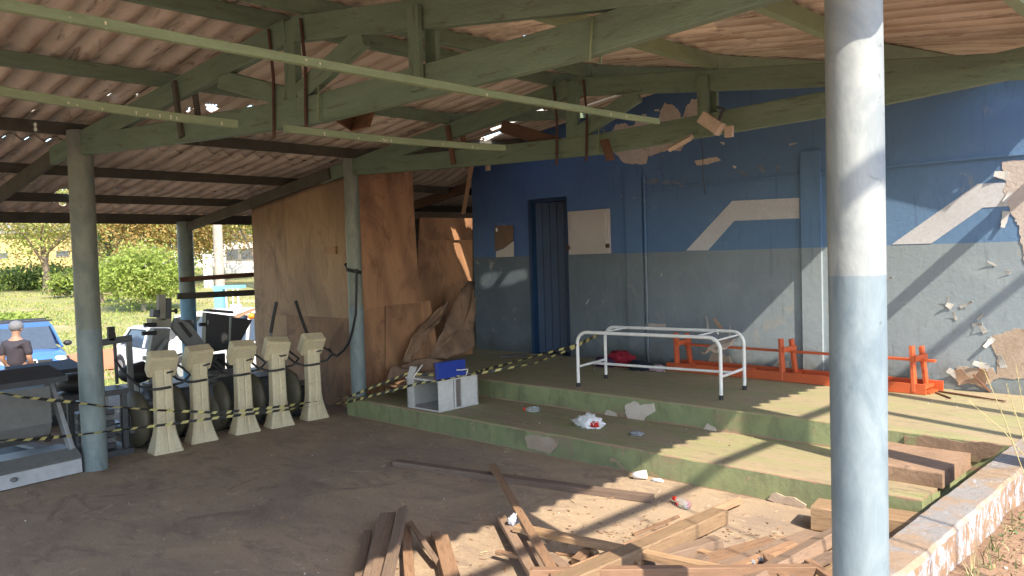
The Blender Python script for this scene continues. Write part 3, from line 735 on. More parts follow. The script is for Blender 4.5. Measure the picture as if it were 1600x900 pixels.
# ---------------------------------------------------------------- roof
roof = thing('corrugated_roof', 'low pitched roof of brown stained corrugated fibre cement sheets', 'roof', (RIDGE, 3, 3.3))
holes = []
def hole_px(pix): holes.append([(p.x, p.y) for p in (onRoof(*q) for q in pix)])
def hole_sun(pts): holes.append([(p.x, p.y) for p in (sunRoof(q) for q in pts)])
hole_px([(291, 170), (296, 164), (299, 173), (293, 175)]); hole_px([(302, 165), (306, 159), (314, 162), (308, 168)])
hole_px([(321, 167), (338, 162), (344, 165), (343, 173), (338, 169), (326, 171)]); hole_px([(385, 171), (392, 166), (400, 176), (388, 178)])
hole_px([(164, 156), (174, 153), (174, 156), (166, 158)]); hole_px([(48, 171), (54, 172), (55, 177), (51, 175)]); hole_px([(211, 154), (215, 155), (213, 157)])
hole_px([(750, 216), (790, 200), (815, 195), (800, 203), (758, 219)]); hole_px([(660, 243), (680, 236), (705, 233), (690, 240)])
hole_sun([onY(a, b, YW) for a, b in [(748, 440), (760, 430), (790, 430), (822, 424), (824, 437), (800, 443), (775, 447), (755, 450)]])
hole_sun([onX(a, b, -8.0) for a, b in [(704, 357), (712, 357), (722, 382), (732, 412), (739, 440), (733, 436), (718, 405), (710, 380)]])
hole_sun([onY(a, b, 5.3) for a, b in [(394, 315), (412, 306), (420, 301), (433, 293), (422, 309), (416, 306), (395, 317)]])
hole_px([(84, 308), (90, 300), (110, 296), (113, 301), (103, 310), (104, 320), (84, 318)])
hole_sun([onX(a, b, -4.09) for a, b in [(800, 101), (812, 104), (826, 101), (831, 118), (818, 115), (803, 115)]])
hole_sun([onY(a, b, YW) for a, b in [(1490, 300), (1492, 297), (1500, 299)]])
def inpoly(x, y, P):
    c = False; n = len(P)
    for i in range(n):
        x1, y1 = P[i]; x2, y2 = P[(i+1) % n]
        if (y1 > y) != (y2 > y) and x < (x2-x1)*(y-y1)/(y2-y1)+x1: c = not c
    return c
MISS = lambda x, y: ((y > 6.95 + .12*noise.noise(Vector((x*3, 0, 0))) and x > -1.80 + .06*noise.noise(Vector((0, y*4, 0))) and y < 7.5) or (y >= 7.5 and x > -1.12))
PIT = .177
def sheet(x0, x1, y0, ncor, lap, par):
    """one sheet from its upper end x0 to its lower end x1 (x1 may be < x0)"""
    ny = ncor*8 + 4; ys = [y0 + j*PIT/8 for j in range(ny+1)]
    ylo, yhi = ys[0], ys[-1]; xlo, xhi = min(x0, x1), max(x0, x1)
    hs = [h for h in holes if max(p[0] for p in h) > xlo and min(p[0] for p in h) < xhi and max(p[1] for p in h) > ylo and min(p[1] for p in h) < yhi]
    special = bool(hs) or (xhi > -1.9 and yhi > 6.7)
    nx = int(abs(x1-x0)/.035) if special else 3
    if special: ys = [y0 + j*PIT/16 for j in range(ny*2+1)]; ny = ny*2
    tw = R.uniform(-.009, .009); dxx = R.uniform(-.012, .012)
    th = .006; top = []; botm = []
    for i in range(nx+1):
        t = i/nx; x = x0 + (x1-x0)*t + dxx
        for j, y in enumerate(ys):
            z = zsheet(x, y) + -.026*math.cos(2*math.pi*y/PIT) + .012*t*lap + .006*par + tw*(y-y0)
            if not special or 1: z += 0
            botm.append((x, y, z)); top.append((x, y, z+th))
    m = ny+1; fs = []; nb = len(botm)
    keep = {}
    for i in range(nx):
        for j in range(ny):
            xm = (botm[i*m+j][0] + botm[(i+1)*m+j][0])/2; ym = (ys[j]+ys[j+1])/2
            k = not (special and (MISS(xm, ym) or any(inpoly(xm, ym, h) for h in hs)))
            keep[(i, j)] = k
    for (i, j), k in keep.items():
        if not k: continue
        a, b, c_, d = i*m+j, (i+1)*m+j, (i+1)*m+j+1, i*m+j+1
        fs.append((a, b, c_, d) if x1 < x0 else (a, d, c_, b)); fs.append((nb+a, nb+d, nb+c_, nb+b) if x1 < x0 else (nb+a, nb+b, nb+c_, nb+d))
        for (di, dj, e0, e1) in ((-1, 0, a, d), (1, 0, b, c_), (0, -1, a, b), (0, 1, d, c_)):
            if not keep.get((i+di, j+dj), False): fs.append((e0, e1, nb+e1, nb+e0))
    if not fs: return
    used = sorted({i for f in fs for i in f}); mp = {o: n for n, o in enumerate(used)}; vs = botm + top
    mb = MB(); mb.add([vs[i] for i in used], [tuple(mp[i] for i in f) for f in fs], 0, True)
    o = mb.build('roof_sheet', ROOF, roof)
    for p in o.data.polygons: p.use_smooth = True
    o.data.update()
    md = o.modifiers.new('e', 'EDGE_SPLIT'); md.split_angle = math.radians(50)
row = 1.062
y = -3.81; j = 0
while y < YW - .3:
    for (a, b, l) in ((RIDGE+.0, RIDGE+1.90, 1), (RIDGE+1.80, XE, 0)): sheet(a, b, y, 6, l, j % 2)
    for k in range(4):
        a = RIDGE - k*1.90; sheet(a, a-2.02, y, 6, 1 if k < 3 else 0, j % 2)
    y += row; j += 1
yb = y
while y < 12.6:
    for k in range(4):
        a = RIDGE - k*1.90
        if a-2.02 < XWL+.3: sheet(max(a, -40) if k > 1 else a, a-2.02, y, 6, 1 if k < 3 else 0, j % 2)
    y += row; j += 1
# ridge cap
mb = MB(); 
vs = []; n = 60
for i in range(n+1):
    yy = -3.8 + (YW+3.7)*i/n
    for dx in (-.2, -.1, 0, .1, .2): vs.append((RIDGE+dx, yy, zsheet(RIDGE, yy)+.055-abs(dx)*.13))
mb.add(vs, [(i*5+k, (i+1)*5+k, (i+1)*5+k+1, i*5+k+1) for i in range(n) for k in range(4)], 0, True)
o = mb.build('ridge_cap', ROOF, roof); o.modifiers.new('s', 'SOLIDIFY').thickness = .006
# purlins
def purlin(x, y0, y1, h=.10, w=.05, mat=GREEN):
    ys_ = [y0, 5.2, y1] if y0 < 5.2 < y1 else [y0, y1]
    for a, b in zip(ys_[:-1], ys_[1:]):
        timber('purlin', (x, a+.002, zraf(x, a)+h/2+.001), (x, b-.002, zraf(x, b)+h/2+.001), w, h, mat, roof, seg=3)
for x in (-4.12, -2.98, -1.85): purlin(x, -3.8, YW-.01, mat=GREENL if x > -4 else GREEN)
purlin(-.86, -3.8, YW-.01, h=.10, w=.06, mat=GREENL)
for x in (-4.52, -5.85, -7.38, -8.95, -10.4): purlin(x, -3.8, (YW-.01) if x > XWL else 12.4, mat=GREEN if x > -7 else DARKT)
timber('eave_beam', (-11.78, -3.8, 2.395), (-11.78, 12.4, 2.395), .07, .14, DARKT, roof)
for yy, x0 in ((-.6, 0), (-3.4, 0)):
    timber('rafter', (RIDGE, yy, zraf(RIDGE)-.07), (-11.7, yy, zraf(-11.7)-.07), .06, .14, DARKT, roof); timber('rafter', (RIDGE, yy, zraf(RIDGE)-.07), (-.9, yy, zraf(-.9)-.07), .06, .14, GREEN, roof)
for yy in (CL1[1]-.03, CL2[1]-.03, 7.9, 10.6):
    timber('rafter', (-7.85 if yy < 7 else -8.6, yy, zraf(-7.85)-.07), (-11.72, yy, zraf(-11.72)-.085), .055, .13, DARKT if yy < 7 else BROWNT, roof)
# dark closing wall far behind the opening
mb = MB(); mb.box((-14, 12.5, -.1), (-8.3, 12.62, 2.9)); tag(mb.build('dark_rear_wall', DARKT), 'dark wall at the back of the shed seen over the plywood', 'wall')
mb = MB(); mb.box((-12.05, 6.9, -.1), (-11.97, 12.45, 2.6)); tag(mb.build('added_side_wall', DARKT), 'added dark wall hiding the sky behind the opening above the low plywood', 'wall')  # side wall added to block the bright sky below the eave
# posts holding the extra roofs end
post_col(-1.0, -.6, .2, 2.70, .094, COLB, 'round post of the shed beside the viewer'); post_col(-7.4, -.6, 0, 2.70, .094, COLD, 'round post of the left row nearest the viewer')
# unseen pipe frame added outside, standing in for what casts the shadow bands
pf = thing('shadow_pipe_frame', 'unseen tall pipe frame added outside the shed to cast shadow bands', 'pipe frame', (1.6, 2, .2))
mb = MB(); mb.tube([(1.6, -4, 4.40), (1.6, 8.4, 4.40)], .045, 10); mb.build('top_pipe', SILVER, pf)
for yy, rr in ((-3.5, .05), (5.18, .055), (5.93, .07), (3.0, .010), (2.62, .008)):
    mb = MB(); mb.tube([(1.6, yy, .1), (1.6, yy, 4.36)], rr, 10); mb.build('upright', SILVER, pf)

# ---------------------------------------------------------------- plywood screens
def ply_sheet(pts, ext, mat, parent, name='plywood_sheet', rag=0):
    if rag: pts = ragged(pts, rag, .08)
    mb = MB(); mb.prism(pts, ext); return mb.build(name, mat, parent)
YP = 5.30
scr = thing('plywood_screen', 'tall brown plywood screen behind the exercise machines left of the strapped post', 'plywood screen', (-8.6, YP, 0))
xa = onY(395, 400, YP).x; xb = -7.56
xs_ = [xa, xa + (xb-xa)*.36, xa + (xb-xa)*.96, xb]
zt = [2.60, 2.66, 2.68, 2.66]
ply_sheet([(xs_[0], YP, 1.02), (xs_[1]-.004, YP, 1.02), (xs_[1]-.004, YP, zt[1]), (xs_[0]+.02, YP, zt[0])], (0, .015, 0), PLYG, scr)
ply_sheet([(xs_[1]+.004, YP-.004, 1.02), (xs_[2], YP-.004, 1.02), (xs_[2], YP-.004, zt[2]), (xs_[1]+.004, YP-.004, zt[1]+.02)], (0, .015, 0), PLYG, scr)
ply_sheet([(xs_[0], YP-.018, 0.0), (xs_[1]-.05, YP-.018, 0), (xs_[1]-.05, YP-.018, 1.04), (xs_[0], YP-.018, 1.04)], (0, .015, 0), PLYG, scr)
ply_sheet([(xs_[1]-.046, YP-.022, 0.0), (xs_[2], YP-.022, 0), (xs_[2], YP-.022, 1.04), (xs_[1]-.046, YP-.022, 1.04)], (0, .015, 0), PLY, scr)
timber('stud', (xs_[2]+.025, YP+.01, 0), (xs_[2]+.025, YP+.01, 2.66), .05, .05, BROWNT, scr, up=(0, 1, 0))
timber('stud', (xs_[1], YP+.045, 0), (xs_[1], YP+.045, 2.66), .05, .05, BROWNT, scr, up=(0, 1, 0))
ply_sheet([onY(507, 386, YP-.03), onY(524, 385, YP-.03), onY(524, 397, YP-.03), onY(507, 396, YP-.03)], (0, .02, 0), PLY, scr, 'patch_block')
XP = -7.48
scr2 = thing('plywood_screen', 'tall knotty plywood screen right of the strapped post', 'plywood screen', (XP, 5.8, 0))
q = lambda a, b, dx=0: onX(a, b, XP+dx)
ply_sheet([q(560, 484, .02), q(618, 476, .02), q(657, 473, .02), q(650, 380, .02), q(644, 262, .02), q(546, 266, .02), q(551, 400, .02)], (-.015, 0, 0), PLY, scr2)
ply_sheet([q(556, 640), q(601, 640), q(601, 472), q(556, 472)], (-.015, 0, 0), PLY, scr2)
ply_sheet([q(602.5, 640), q(700, 640), q(672, 470), q(602.5, 472)], (-.015, 0, 0), PLY, scr2)
XQ = -8.0
scr3 = thing('plywood_screen', 'lower plywood screen under the dark opening beside the blue wall', 'plywood screen', (XQ, 7, 0))
q3 = lambda a, b, dx=0: onX(a, b, XQ+dx)
ply_sheet([q3(655, 375, .003), q3(738, 375, .003), q3(738, 341, .003), q3(656, 340, .003)], (-.015, 0, 0), PLY, scr3)
ply_sheet([q3(648, 600, -.018), q3(698, 600, -.018), q3(698, 372, -.018), q3(654, 372, -.018)], (-.015, 0, 0), PLY, scr3)
ply_sheet([q3(697.5, 590, -.036), q3(739, 575, -.036), q3(738, 372, -.036), q3(697.5, 372, -.036)], (-.015, 0, 0), PLY, scr3)
# warped broken sheets leaning in the corner
def leaning(label, pix, deps, th, mat, grp=None):
    P = [atD(px, py, d) for (px, py), d in zip(pix, deps)]
    n = (P[1]-P[0]).cross(P[2]-P[0]); 
    if n.dot(FW) < 0: n = -n
    n.normalize()
    # dense fan: warped sheet surface from its outline
    c = sum(P, Vector((0, 0, 0)))/len(P); rp = ragged(P, .018, .05); m = len(rp); mb = MB(); vs = [c + n*.05]
    rings = 5
    for r in range(1, rings+1):
        for p in rp:
            t = r/rings; q_ = c.lerp(p, t); vs.append(q_ + n*(.05*(1-t*t)) + n*.02*noise.noise(q_*3))
    fs = [(0, 1+i, 1+(i+1) % m) for i in range(m)]
    for r in range(rings-1):
        for i in range(m): fs.append((1+r*m+i, 1+(r+1)*m+i, 1+(r+1)*m+(i+1) % m, 1+r*m+(i+1) % m))
    mb.add(vs, fs, 0, True); o = mb.build('leaning_board', mat); o.modifiers.new('s', 'SOLIDIFY').thickness = th
    return tag(o, label, 'broken board')
leaning('warped dirty plywood sheet leaning in the corner against the blue wall', [(666, 560), (690, 520), (712, 468), (730, 440), (741, 440), (741, 500), (741, 543), (725, 552), (700, 560)], [9.7, 9.8, 10.1, 10.3, 10.3, 10.1, 9.9, 9.8, 9.7], .015, PLYD)
leaning('narrow splintered board leaning behind the warped sheet', [(628, 563), (640, 530), (665, 500), (700, 470), (692, 495), (672, 520), (655, 545), (637, 568)], [9.2, 9.3, 9.6, 9.9, 9.9, 9.6, 9.4, 9.2], .015, PLYD)
leaning('dark broken board slumped on the platform left of the warped sheet', [(600, 600), (612, 575), (650, 560), (672, 560), (700, 566), (690, 585), (650, 596)], [9.0, 9.1, 9.3, 9.4, 9.5, 9.3, 9.0], .015, PLYD)
# rags of dark wood at the foot of the screen
for (a, b, c_, d) in ((585, 575, 640, 585), (610, 590, 655, 570)):
    o = timber('scrap_board', onZ(a, b+20, .30), onZ(c_, d+15, .36), .12, .03, PLYD, roll=.3); tag(o, 'dark scrap board lying at the foot of the plywood %s' % ('beside the strapped post' if a == 585 else 'behind the white cabinet'), 'scrap board')

# black strap looped round the second post
cx, cy = CL2; r = .088
mb = MB(); cz = onY(545, 418, cy).z
pts = []
def ribbon(mb, pts, w, up=Vector((0, 0, 1)), mi=0, th=.004):
    vs = []
    for i, p in enumerate(pts):
        d = (Vector(pts[min(i+1, len(pts)-1)]) - Vector(pts[max(i-1, 0)])).normalized(); s_ = up - d*up.dot(d)
        s_ = s_.normalized() if s_.length > .05 else Vector((1, 0, 0)); vs += [Vector(p)-s_*w/2, Vector(p)+s_*w/2]
    mb.add(vs, [(2*i, 2*i+1, 2*i+3, 2*i+2) for i in range(len(pts)-1)], mi, True)
ring = [Vector((cx+r*math.cos(a), cy+r*math.sin(a), cz-.004*k)) for k, a in enumerate([math.radians(200+12*i) for i in range(16)])]
ring = [Vector((cx-.10, cy-.05, cz+.05))] + ring
strp = thing('strap', 'black webbing strap looped round the post in front of the plywood', 'strap', (cx, cy, cz))
ribbon(mb, ring, .04); o = mb.build('loop', RUBBER, strp); o.modifiers.new('s', 'SOLIDIFY').thickness = .005
tp = [onY(a, b, cy-.10) for a, b in ((557, 420), (557, 450), (556, 490), (551, 515), (545, 535), (538, 546), (527, 556), (519, 553), (514, 545))]
mb = MB(); mb.tube([tp[0].lerp(tp[1], t) for t in (0, .5)] + tp[1:], .014, 6); mb.build('hanging_tail', RUBBER, strp)

# rails across the far bay
o = timber('fence_rail', onX(281, 437, -11.58), onX(398, 429, -11.58), .04, .07, BROWNT); tag(o, 'upper brown rail across the far bay left of the plywood', 'rail', 'rails across the far bay')
o = timber('fence_rail', onX(277, 463, -11.55), onX(398, 457, -11.55), .04, .09, DARKT); tag(o, 'lower dark rail across the far bay left of the plywood', 'rail', 'rails across the far bay')

# ---------------------------------------------------------------- elliptical trainers
def elliptical(loc, label, arms=False, bag=0, yw=-4, tl=24):
    g = thing('elliptical_trainer', label, 'exercise machine', loc, 'cream elliptical trainers in a row'); L = Vector(loc)
    w = lambda *p: L + Vector(p)
    mb = MB(); prof = [(0, .135, .10), (.02, .135, .10), (.03, .128, .095), (.08, .115, .085), (.15, .098, .07), (.21, .087, .062), (.28, .080, .058), (.50, .078, .055), (.76, .077, .052)]
    vs = []
    for z, a, b in prof:
        c = .018
        for (x, y) in ((b, -a+c), (b, -.012), (b-.008, 0), (b, .012), (b, a-c), (b-c, a), (-b+c, a), (-b, a-c), (-b, -a+c), (-b+c, -a), (b-c, -a)): vs.append(w(x, y, z))
    n = 11; m = len(prof)
    mb.add(vs, [(i*n+k, i*n+(k+1) % n, (i+1)*n+(k+1) % n, (i+1)*n+k) for i in range(m-1) for k in range(n)] + [tuple(range(n-1, -1, -1)), tuple(range((m-1)*n, m*n))], 0)
    mb.build('stanchion', CREAM, g)
    # side ribs of the flared foot
    for s in (-1, 1):
        mb = MB(); mb.prism([w(.101, s*.03, .02), w(.101, s*.046, .02), w(.062, s*.034, .30), w(.062, s*.022, .30)], (-.02, 0, 0)); mb.build('foot_rib', CREAM, g)
    M = Matrix.Translation(w(.0, .0, .815)) @ Matrix.Rotation(math.radians(yw), 4, 'Z') @ Matrix.Rotation(math.radians(yw*.4), 4, 'X') @ Matrix.Rotation(math.radians(tl), 4, 'Y')
    mb = MB()
    def cham(M, a, b, c):
        x, y, z = a, b, c; e = .015
        mb.prism([M @ Vector(p) for p in ((x, -y+e, -z), (x, y-e, -z), (x, y, -z+e), (x, y, z-e), (x, y-e, z), (x, -y+e, z), (x, -y, z-e), (x, -y, -z+e))], M.to_3x3() @ Vector((-2*x, 0, 0)))
    cham(M, .052, .125, .112); mb.build('console', CREAM, g)
    mb = MB(); cham(M @ Matrix.Translation((.057, 0, -.008)), .006, .107, .088); mb.build('console_cover', CREAM, g)
    mb = MB(); mb.tube([M @ Vector((.06, .02, -.045)), M @ Vector((.085, .035, -.045)), M @ Vector((.085, .09, -.03))], .009, 6); mb.build('lever', BLACKP, g)
    for zz in (.20, .40, .60):
        mb = MB(); mb.ell(w(.055, .028, zz), (.004, .005, .005), 6, 4); mb.build('screw', RUBBER, g)
    for s in (-1, 1):
        mb = MB()
        if s < 0: pt = [(-.30, -.30, .86), (-.14, -.27, .74), (-.02, -.20, .63), (.05, -.12, .595), (.075, -.06, .595), (.075, .045, .60)]
        else: pt = [(-.30, .20, .80), (-.12, .24, .74), (.02, .25, .68), (.03, .17, .62), (-.05, .12, .60)]
        mb.tube([w(*p) for p in pt], .012, 7); mb.build('grip_bar', BLACKP, g)
    mb = MB(); mb.ell(w(-.42, -.10, .27), (.31, .10, .27), 18, 12); mb.build('flywheel_shroud', OLIVE, g)
    mb = MB(); mb.ell(w(-.40, -.20, .27), (.14, .02, .14), 16, 8); mb.build('crank_disc', DARKM, g)
    for s in (-1, 1):
        mb = MB(); mb.beam(w(-.25, s*.19, .20), w(-1.25, s*.17, .12), .05, .06); mb.build('pedal_rail', DARKM, g)
        mb = MB(); mb.box(w(-1.0, s*.19-.07, .17), w(-.68, s*.19+.07, .21)); mb.build('pedal', BLACKP, g)
    mb = MB(); mb.beam(w(-.05, 0, .05), w(-1.35, 0, .05), .06, .06); mb.build('base_rail', GREYP, g)
    mb = MB(); mb.beam(w(-1.3, -.28, .04), w(-1.3, .28, .04), .06, .06); mb.build('rear_foot', GREYP, g)
    if arms:
        for pix, d in (([(432, 472), (427, 497), (423, 520), (424, 545)], -7.95), ([(462, 470), (470, 495), (480, 522), (484, 545)], -7.95)):
            P = [onX(a, b, d) for a, b in pix]
            mb = MB(); mb.tube(P[:3], .019, 8); mb.build('arm_grip', RUBBER, g)
            mb = MB(); mb.tube([P[2], P[3], P[3]+Vector((.05, 0, -.45)), w(-.42, -.2 if pix[0][0] < 440 else .1, .30)], .013, 8); mb.build('swing_arm', GREYP, g)
    return g
labs = ['cream elliptical trainer nearest the dark metal weight frame', 'cream elliptical trainer second from the left of the row', 'cream elliptical trainer in the middle of the row of five',
        'cream elliptical trainer with two raised black grips above its console', 'cream elliptical trainer closest to the strapped post']
for k, (px, py) in enumerate(((266, 708), (322, 691), (390, 677), (444, 667), (499, 655))):
    p = onZ(px, py, 0); elliptical((p.x-.10, p.y, 0), labs[k], arms=(k == 3), yw=(-7, 1, -5, -11, -4)[k], tl=(32, 28, 31, 26, 34)[k])
for (px, py, r, lab) in ((475, 655, .17, 'dusty sack slumped behind the elliptical trainer closest to the strapped post'), (362, 690, .17, 'dusty sack slumped between the second and third elliptical trainers')):
    p = onZ(px, py-12, 0); mb = MB(); vs = []
    for j in range(13):
        for k in range(20):
            t = math.pi*j/12; a = 2*math.pi*k/20; q = Vector((math.sin(t)*math.cos(a), math.sin(t)*math.sin(a), math.cos(t))); rr = 1+.22*noise.noise(q*2+p)
            vs.append((p.x-.35+q.x*r*rr, p.y+q.y*r*rr, max(0, .2+q.z*.24*rr)))
    mb.add(vs, [(j*20+k, (j+1)*20+k, (j+1)*20+(k+1) % 20, j*20+(k+1) % 20) for j in range(12) for k in range(20)], 0, True)
    tag(mb.build('sack', OLIVE), lab, 'sack')

# ---------------------------------------------------------------- treadmills
def treadmill(a, b, label, cover, side=.18, hgt=.95):
    """a, b: floor points of the near (motor) end, left and right"""
    a = Vector(a); b = Vector(b); e1 = (b-a).normalized(); e2 = Vector((-e1.y, e1.x, 0)); wd = (b-a).length
    g = thing('treadmill', label, 'treadmill', (a+b)/2)
    P = lambda u, v, z: a + e1*u + e2*v + Vector((0, 0, z))
    mb = MB(); mb.prism([P(0, 0, .01), P(wd, 0, .01), P(wd, .008, .145), P(0, .008, .145)], e2*.03); mb.build('end_cover', cover, g)
    mb = MB(); mb.prism([P(wd, -.0, .147), P(wd, .09, .215), P(wd, .42, .20), P(wd, .42, .02), P(wd, .035, .02)][::-1], -e1*wd); mb.build('motor_hood', GREYP, g)
    mb = MB(); mb.ell(P(wd*.34, -.003, .075), (.03, .03, .018), 12, 6, 0); mb.build('oval_badge', GREYP, g)
    mb = MB(); mb.prism([P(wd-.12, .42, .13), P(.12, .42, .13), P(.12, 1.75, .15), P(wd-.12, 1.75, .15)], (0, 0, .012)); mb.build('running_belt', RUBBER, g)
    for u in (0, wd-.11):
        mb = MB(); mb.prism([P(u, .43, .03), P(u+.105, .43, .03), P(u+.105, .43, .17), P(u, .43, .17)], e2*1.35); mb.build('side_rail', SILVER, g)
    for u in (.05, wd-.05):
        mb = MB(); mb.beam(P(u, .06, .2), P(u-(.05 if u > .2 else 0), .30, hgt), .035, .075, up=e2); mb.build('upright', SILVER, g)
    mb = MB(); mb.prism([P(-.02, .12, hgt-.03), P(wd-.02, .12, hgt-.03), P(wd-.04, .40, hgt+.05), P(0, .40, hgt+.05)], (0, 0, .045)); mb.build('console_frame', DARKM, g)
    mb = MB(); 
    pr = [(.10, .60), (.14, .50), (.24, .44), (.36, .47), (.42, .56), (.42, .93), (.10, .90)]
    mb.prism([P(wd*.16, v, z+hgt-.95) for v, z in pr], e1*wd*.62); mb.build('console_shroud', GREYP, g)
    for u in (.03, wd-.03):
        mb = MB(); mb.tube([P(u, .25, hgt), P(u, .45, hgt-.02), P(u, .75, hgt-.10)], .016, 7); mb.build('handrail', RUBBER, g)
    return g
b = onZ(129, 739, 0); a = onZ(6, 768, 0); e = (b-a).normalized(); a = b - e*.80
treadmill(a, b, 'grey treadmill with a pale end cover standing at the left edge', plain('pale_grey_cover', (.50, .52, .54), .5), hgt=.80)
a2 = onZ(60, 672, 0); b2 = onZ(150, 655, 0); e = (b2-a2).normalized()
treadmill(b2-e*.75, b2, 'dark treadmill behind the left post, mostly hidden by the one in front', DARKM, hgt=.58)

# ---------------------------------------------------------------- weight frame, gym tower, bike
p = onZ(216, 708, 0); L = Vector((p.x-.1, p.y-.12, 0))
g = thing('weight_machine', 'low dark weight stack frame between the left post and the first cream trainer', 'weight machine', L)
w = lambda *q: L + Vector(q)
mb = MB(); mb.box(w(-.45, -.42, 0), w(.06, .10, .05)); mb.build('base', DARKM, g)
for yy in (-.40, .05):
    mb = MB(); mb.beam(w(0, yy, .05), w(0, yy, .55), .05, .05); mb.build('frame_post', DARKM, g)
    mb = MB(); mb.tube([w(-.12, yy*.5-.08, .05), w(-.12, yy*.5-.08, .54)], .012, 8); mb.build('guide_rod', SILVER, g)
for k in range(7):
    mb = MB(); mb.box(w(-.2, -.33, .06+.052*k), w(-.04, -.02, .105+.052*k)); mb.build('weight_plate', GREYP if k % 2 else DARKM, g)
mb = MB(); mb.box(w(-.30, -.46, .55), w(.03, .09, .60)); mb.build('top_shelf', DARKM, g)
mb = MB(); mb.ell(w(-.2, -.30, .68), (.2, .14, .09), 14, 8); mb.build('seat_pad', RUBBER, g)
q1 = onX(183, 600, L.x-.3); q2 = onX(178, 520, L.x-.3)
mb = MB(); mb.tube([q1, q2], .016, 8); mb.build('upright', DARKM, g)
q3 = onX(205, 618, L.x-.3); q4 = onX(201, 528, L.x-.3)
mb = MB(); mb.beam(q3, q4, .05, .04); mb.build('upright', GREYP, g)
q5 = onX(150, 537, L.x-.3); q6 = onX(205, 528, L.x-.3)
mb = MB(); mb.beam(q5, q6, .05, .06); mb.build('crossbar', DARKM, g)
q7 = onX(174, 532, L.x-.3); mb = MB(); mb.beam(q7, q7+Vector((0, 0, .13)), .06, .05); mb.build('stop_block', RUBBER, g)

X0 = -8.25
bk = thing('exercise_bike', 'black exercise bike behind the weight stack frame', 'exercise bike', onX(215, 650, X0))
q = lambda a, b, d=0: onX(a, b, X0+d)
mb = MB(); mb.ell(q(213, 583), (.17, .17, .10), 16, 10); mb.build('seat', RUBBER, bk)
mb = MB(); mb.tube([q(195, 590), q(205, 575), q(222, 570), q(240, 582), (q(246, 592))], .04, 8); mb.build('frame_tube', BLACKP, bk)
mb = MB(); mb.tube([q(214, 590), q(214, 640), q(214, 690)], .03, 8); mb.build('seat_post', SILVER, bk)
mb = MB(); mb.ell(q(228, 640), (.24, .06, .24), 18, 10); mb.build('flywheel', DARKM, bk)
mb = MB(); mb.box(q(226, 676, -.1), q(240, 600, .1)); mb.build('housing', BLACKP, bk)

X1 = -8.6; q = lambda a, b, d=0: onX(a, b, X1+d)
gy = thing('gym_tower', 'grey home gym tower with a slanted arm behind the first cream trainer', 'exercise machine', q(255, 650))
def qbox(p0, p1, th, name, mat, par, M=None):
    mb = MB(); a = q(*p0); b_ = q(*p1); mb.box((X1-th, min(a.y, b_.y), min(a.z, b_.z)), (X1, max(a.y, b_.y), max(a.z, b_.z))); return mb.build(name, mat, par)
GB = mottled('grey_beige_casing', (.30, .29, .24), (.22, .215, .18), 5, .6, .1, None, kind='Object')
mb = MB(); mb.prism([q(248, 500), q(259, 500), q(259, 460), q(248, 461)], (-.06, 0, 0)); mb.build('tower_post', GB, gy)
mb = MB(); mb.prism([q(260, 498), q(268, 498), q(268, 466), q(260, 466)], (-.06, 0, 0)); mb.build('tower_post', DARKM, gy)
mb = MB(); mb.tube([q(268, 486), q(273, 486)], .012, 6); mb.ell(q(275, 486), (.02, .02, .03), 8, 6); mb.build('pull_pin', RUBBER, gy)
mb = MB(); mb.prism([q(238, 512), q(268, 512), q(268, 498), q(237, 498)], (-.14, 0, 0)); mb.build('head_casing', GB, gy)
mb = MB(); mb.prism([q(239, 496), q(250, 496), q(250, 484), q(240, 484)], (-.1, 0, 0)); mb.build('pulley_box', DARKM, gy)
mb = MB(); mb.prism([q(240, 513), q(266, 513), q(262, 556), q(234, 556), q(236, 540)], (-.10, 0, 0)); mb.build('side_casing', GREYP, gy)
mb = MB(); mb.prism([q(232, 558), q(263, 557), q(262, 563), q(232, 564)], (-.16, 0, 0)); mb.build('lower_ledge', GB, gy)
mb = MB(); mb.prism([q(240, 640), q(262, 640), q(260, 564), q(238, 564)], (-.12, 0, 0)); mb.build('column_casing', DARKM, gy)
mb = MB(); mb.prism([q(270, 512, .06), q(276, 497, .06), q(296, 505, .06), q(330, 548, .06), q(330, 566, .06), q(300, 548, .06)], (-.08, 0, 0)); mb.build('slanted_arm', GREYP, gy)
mb = MB(); mb.prism([q(279, 504, .075), q(284, 503, .075), q(301, 524, .075), q(297, 528, .075)], (-.012, 0, 0)); mb.build('arm_slot', RUBBER, gy)
mb = MB(); mb.tube([q(262, 530, .1), q(250, 548, .1), q(248, 575, .1)], .03, 8); mb.build('lever', GREYP, gy)
for a_, b_ in ((225, 508), (222, 521)):
    mb = MB(); mb.tube([q(a_, b_), q(244, b_-1)], .022, 8); mb.build('roller', RUBBER, gy)
mb = MB(); mb.prism([q(276, 500, -.1), q(303, 500, -.1), q(303, 512, -.1), q(280, 514, -.1)], (-.1, 0, 0)); mb.build('rear_pad', BLACKP, gy)

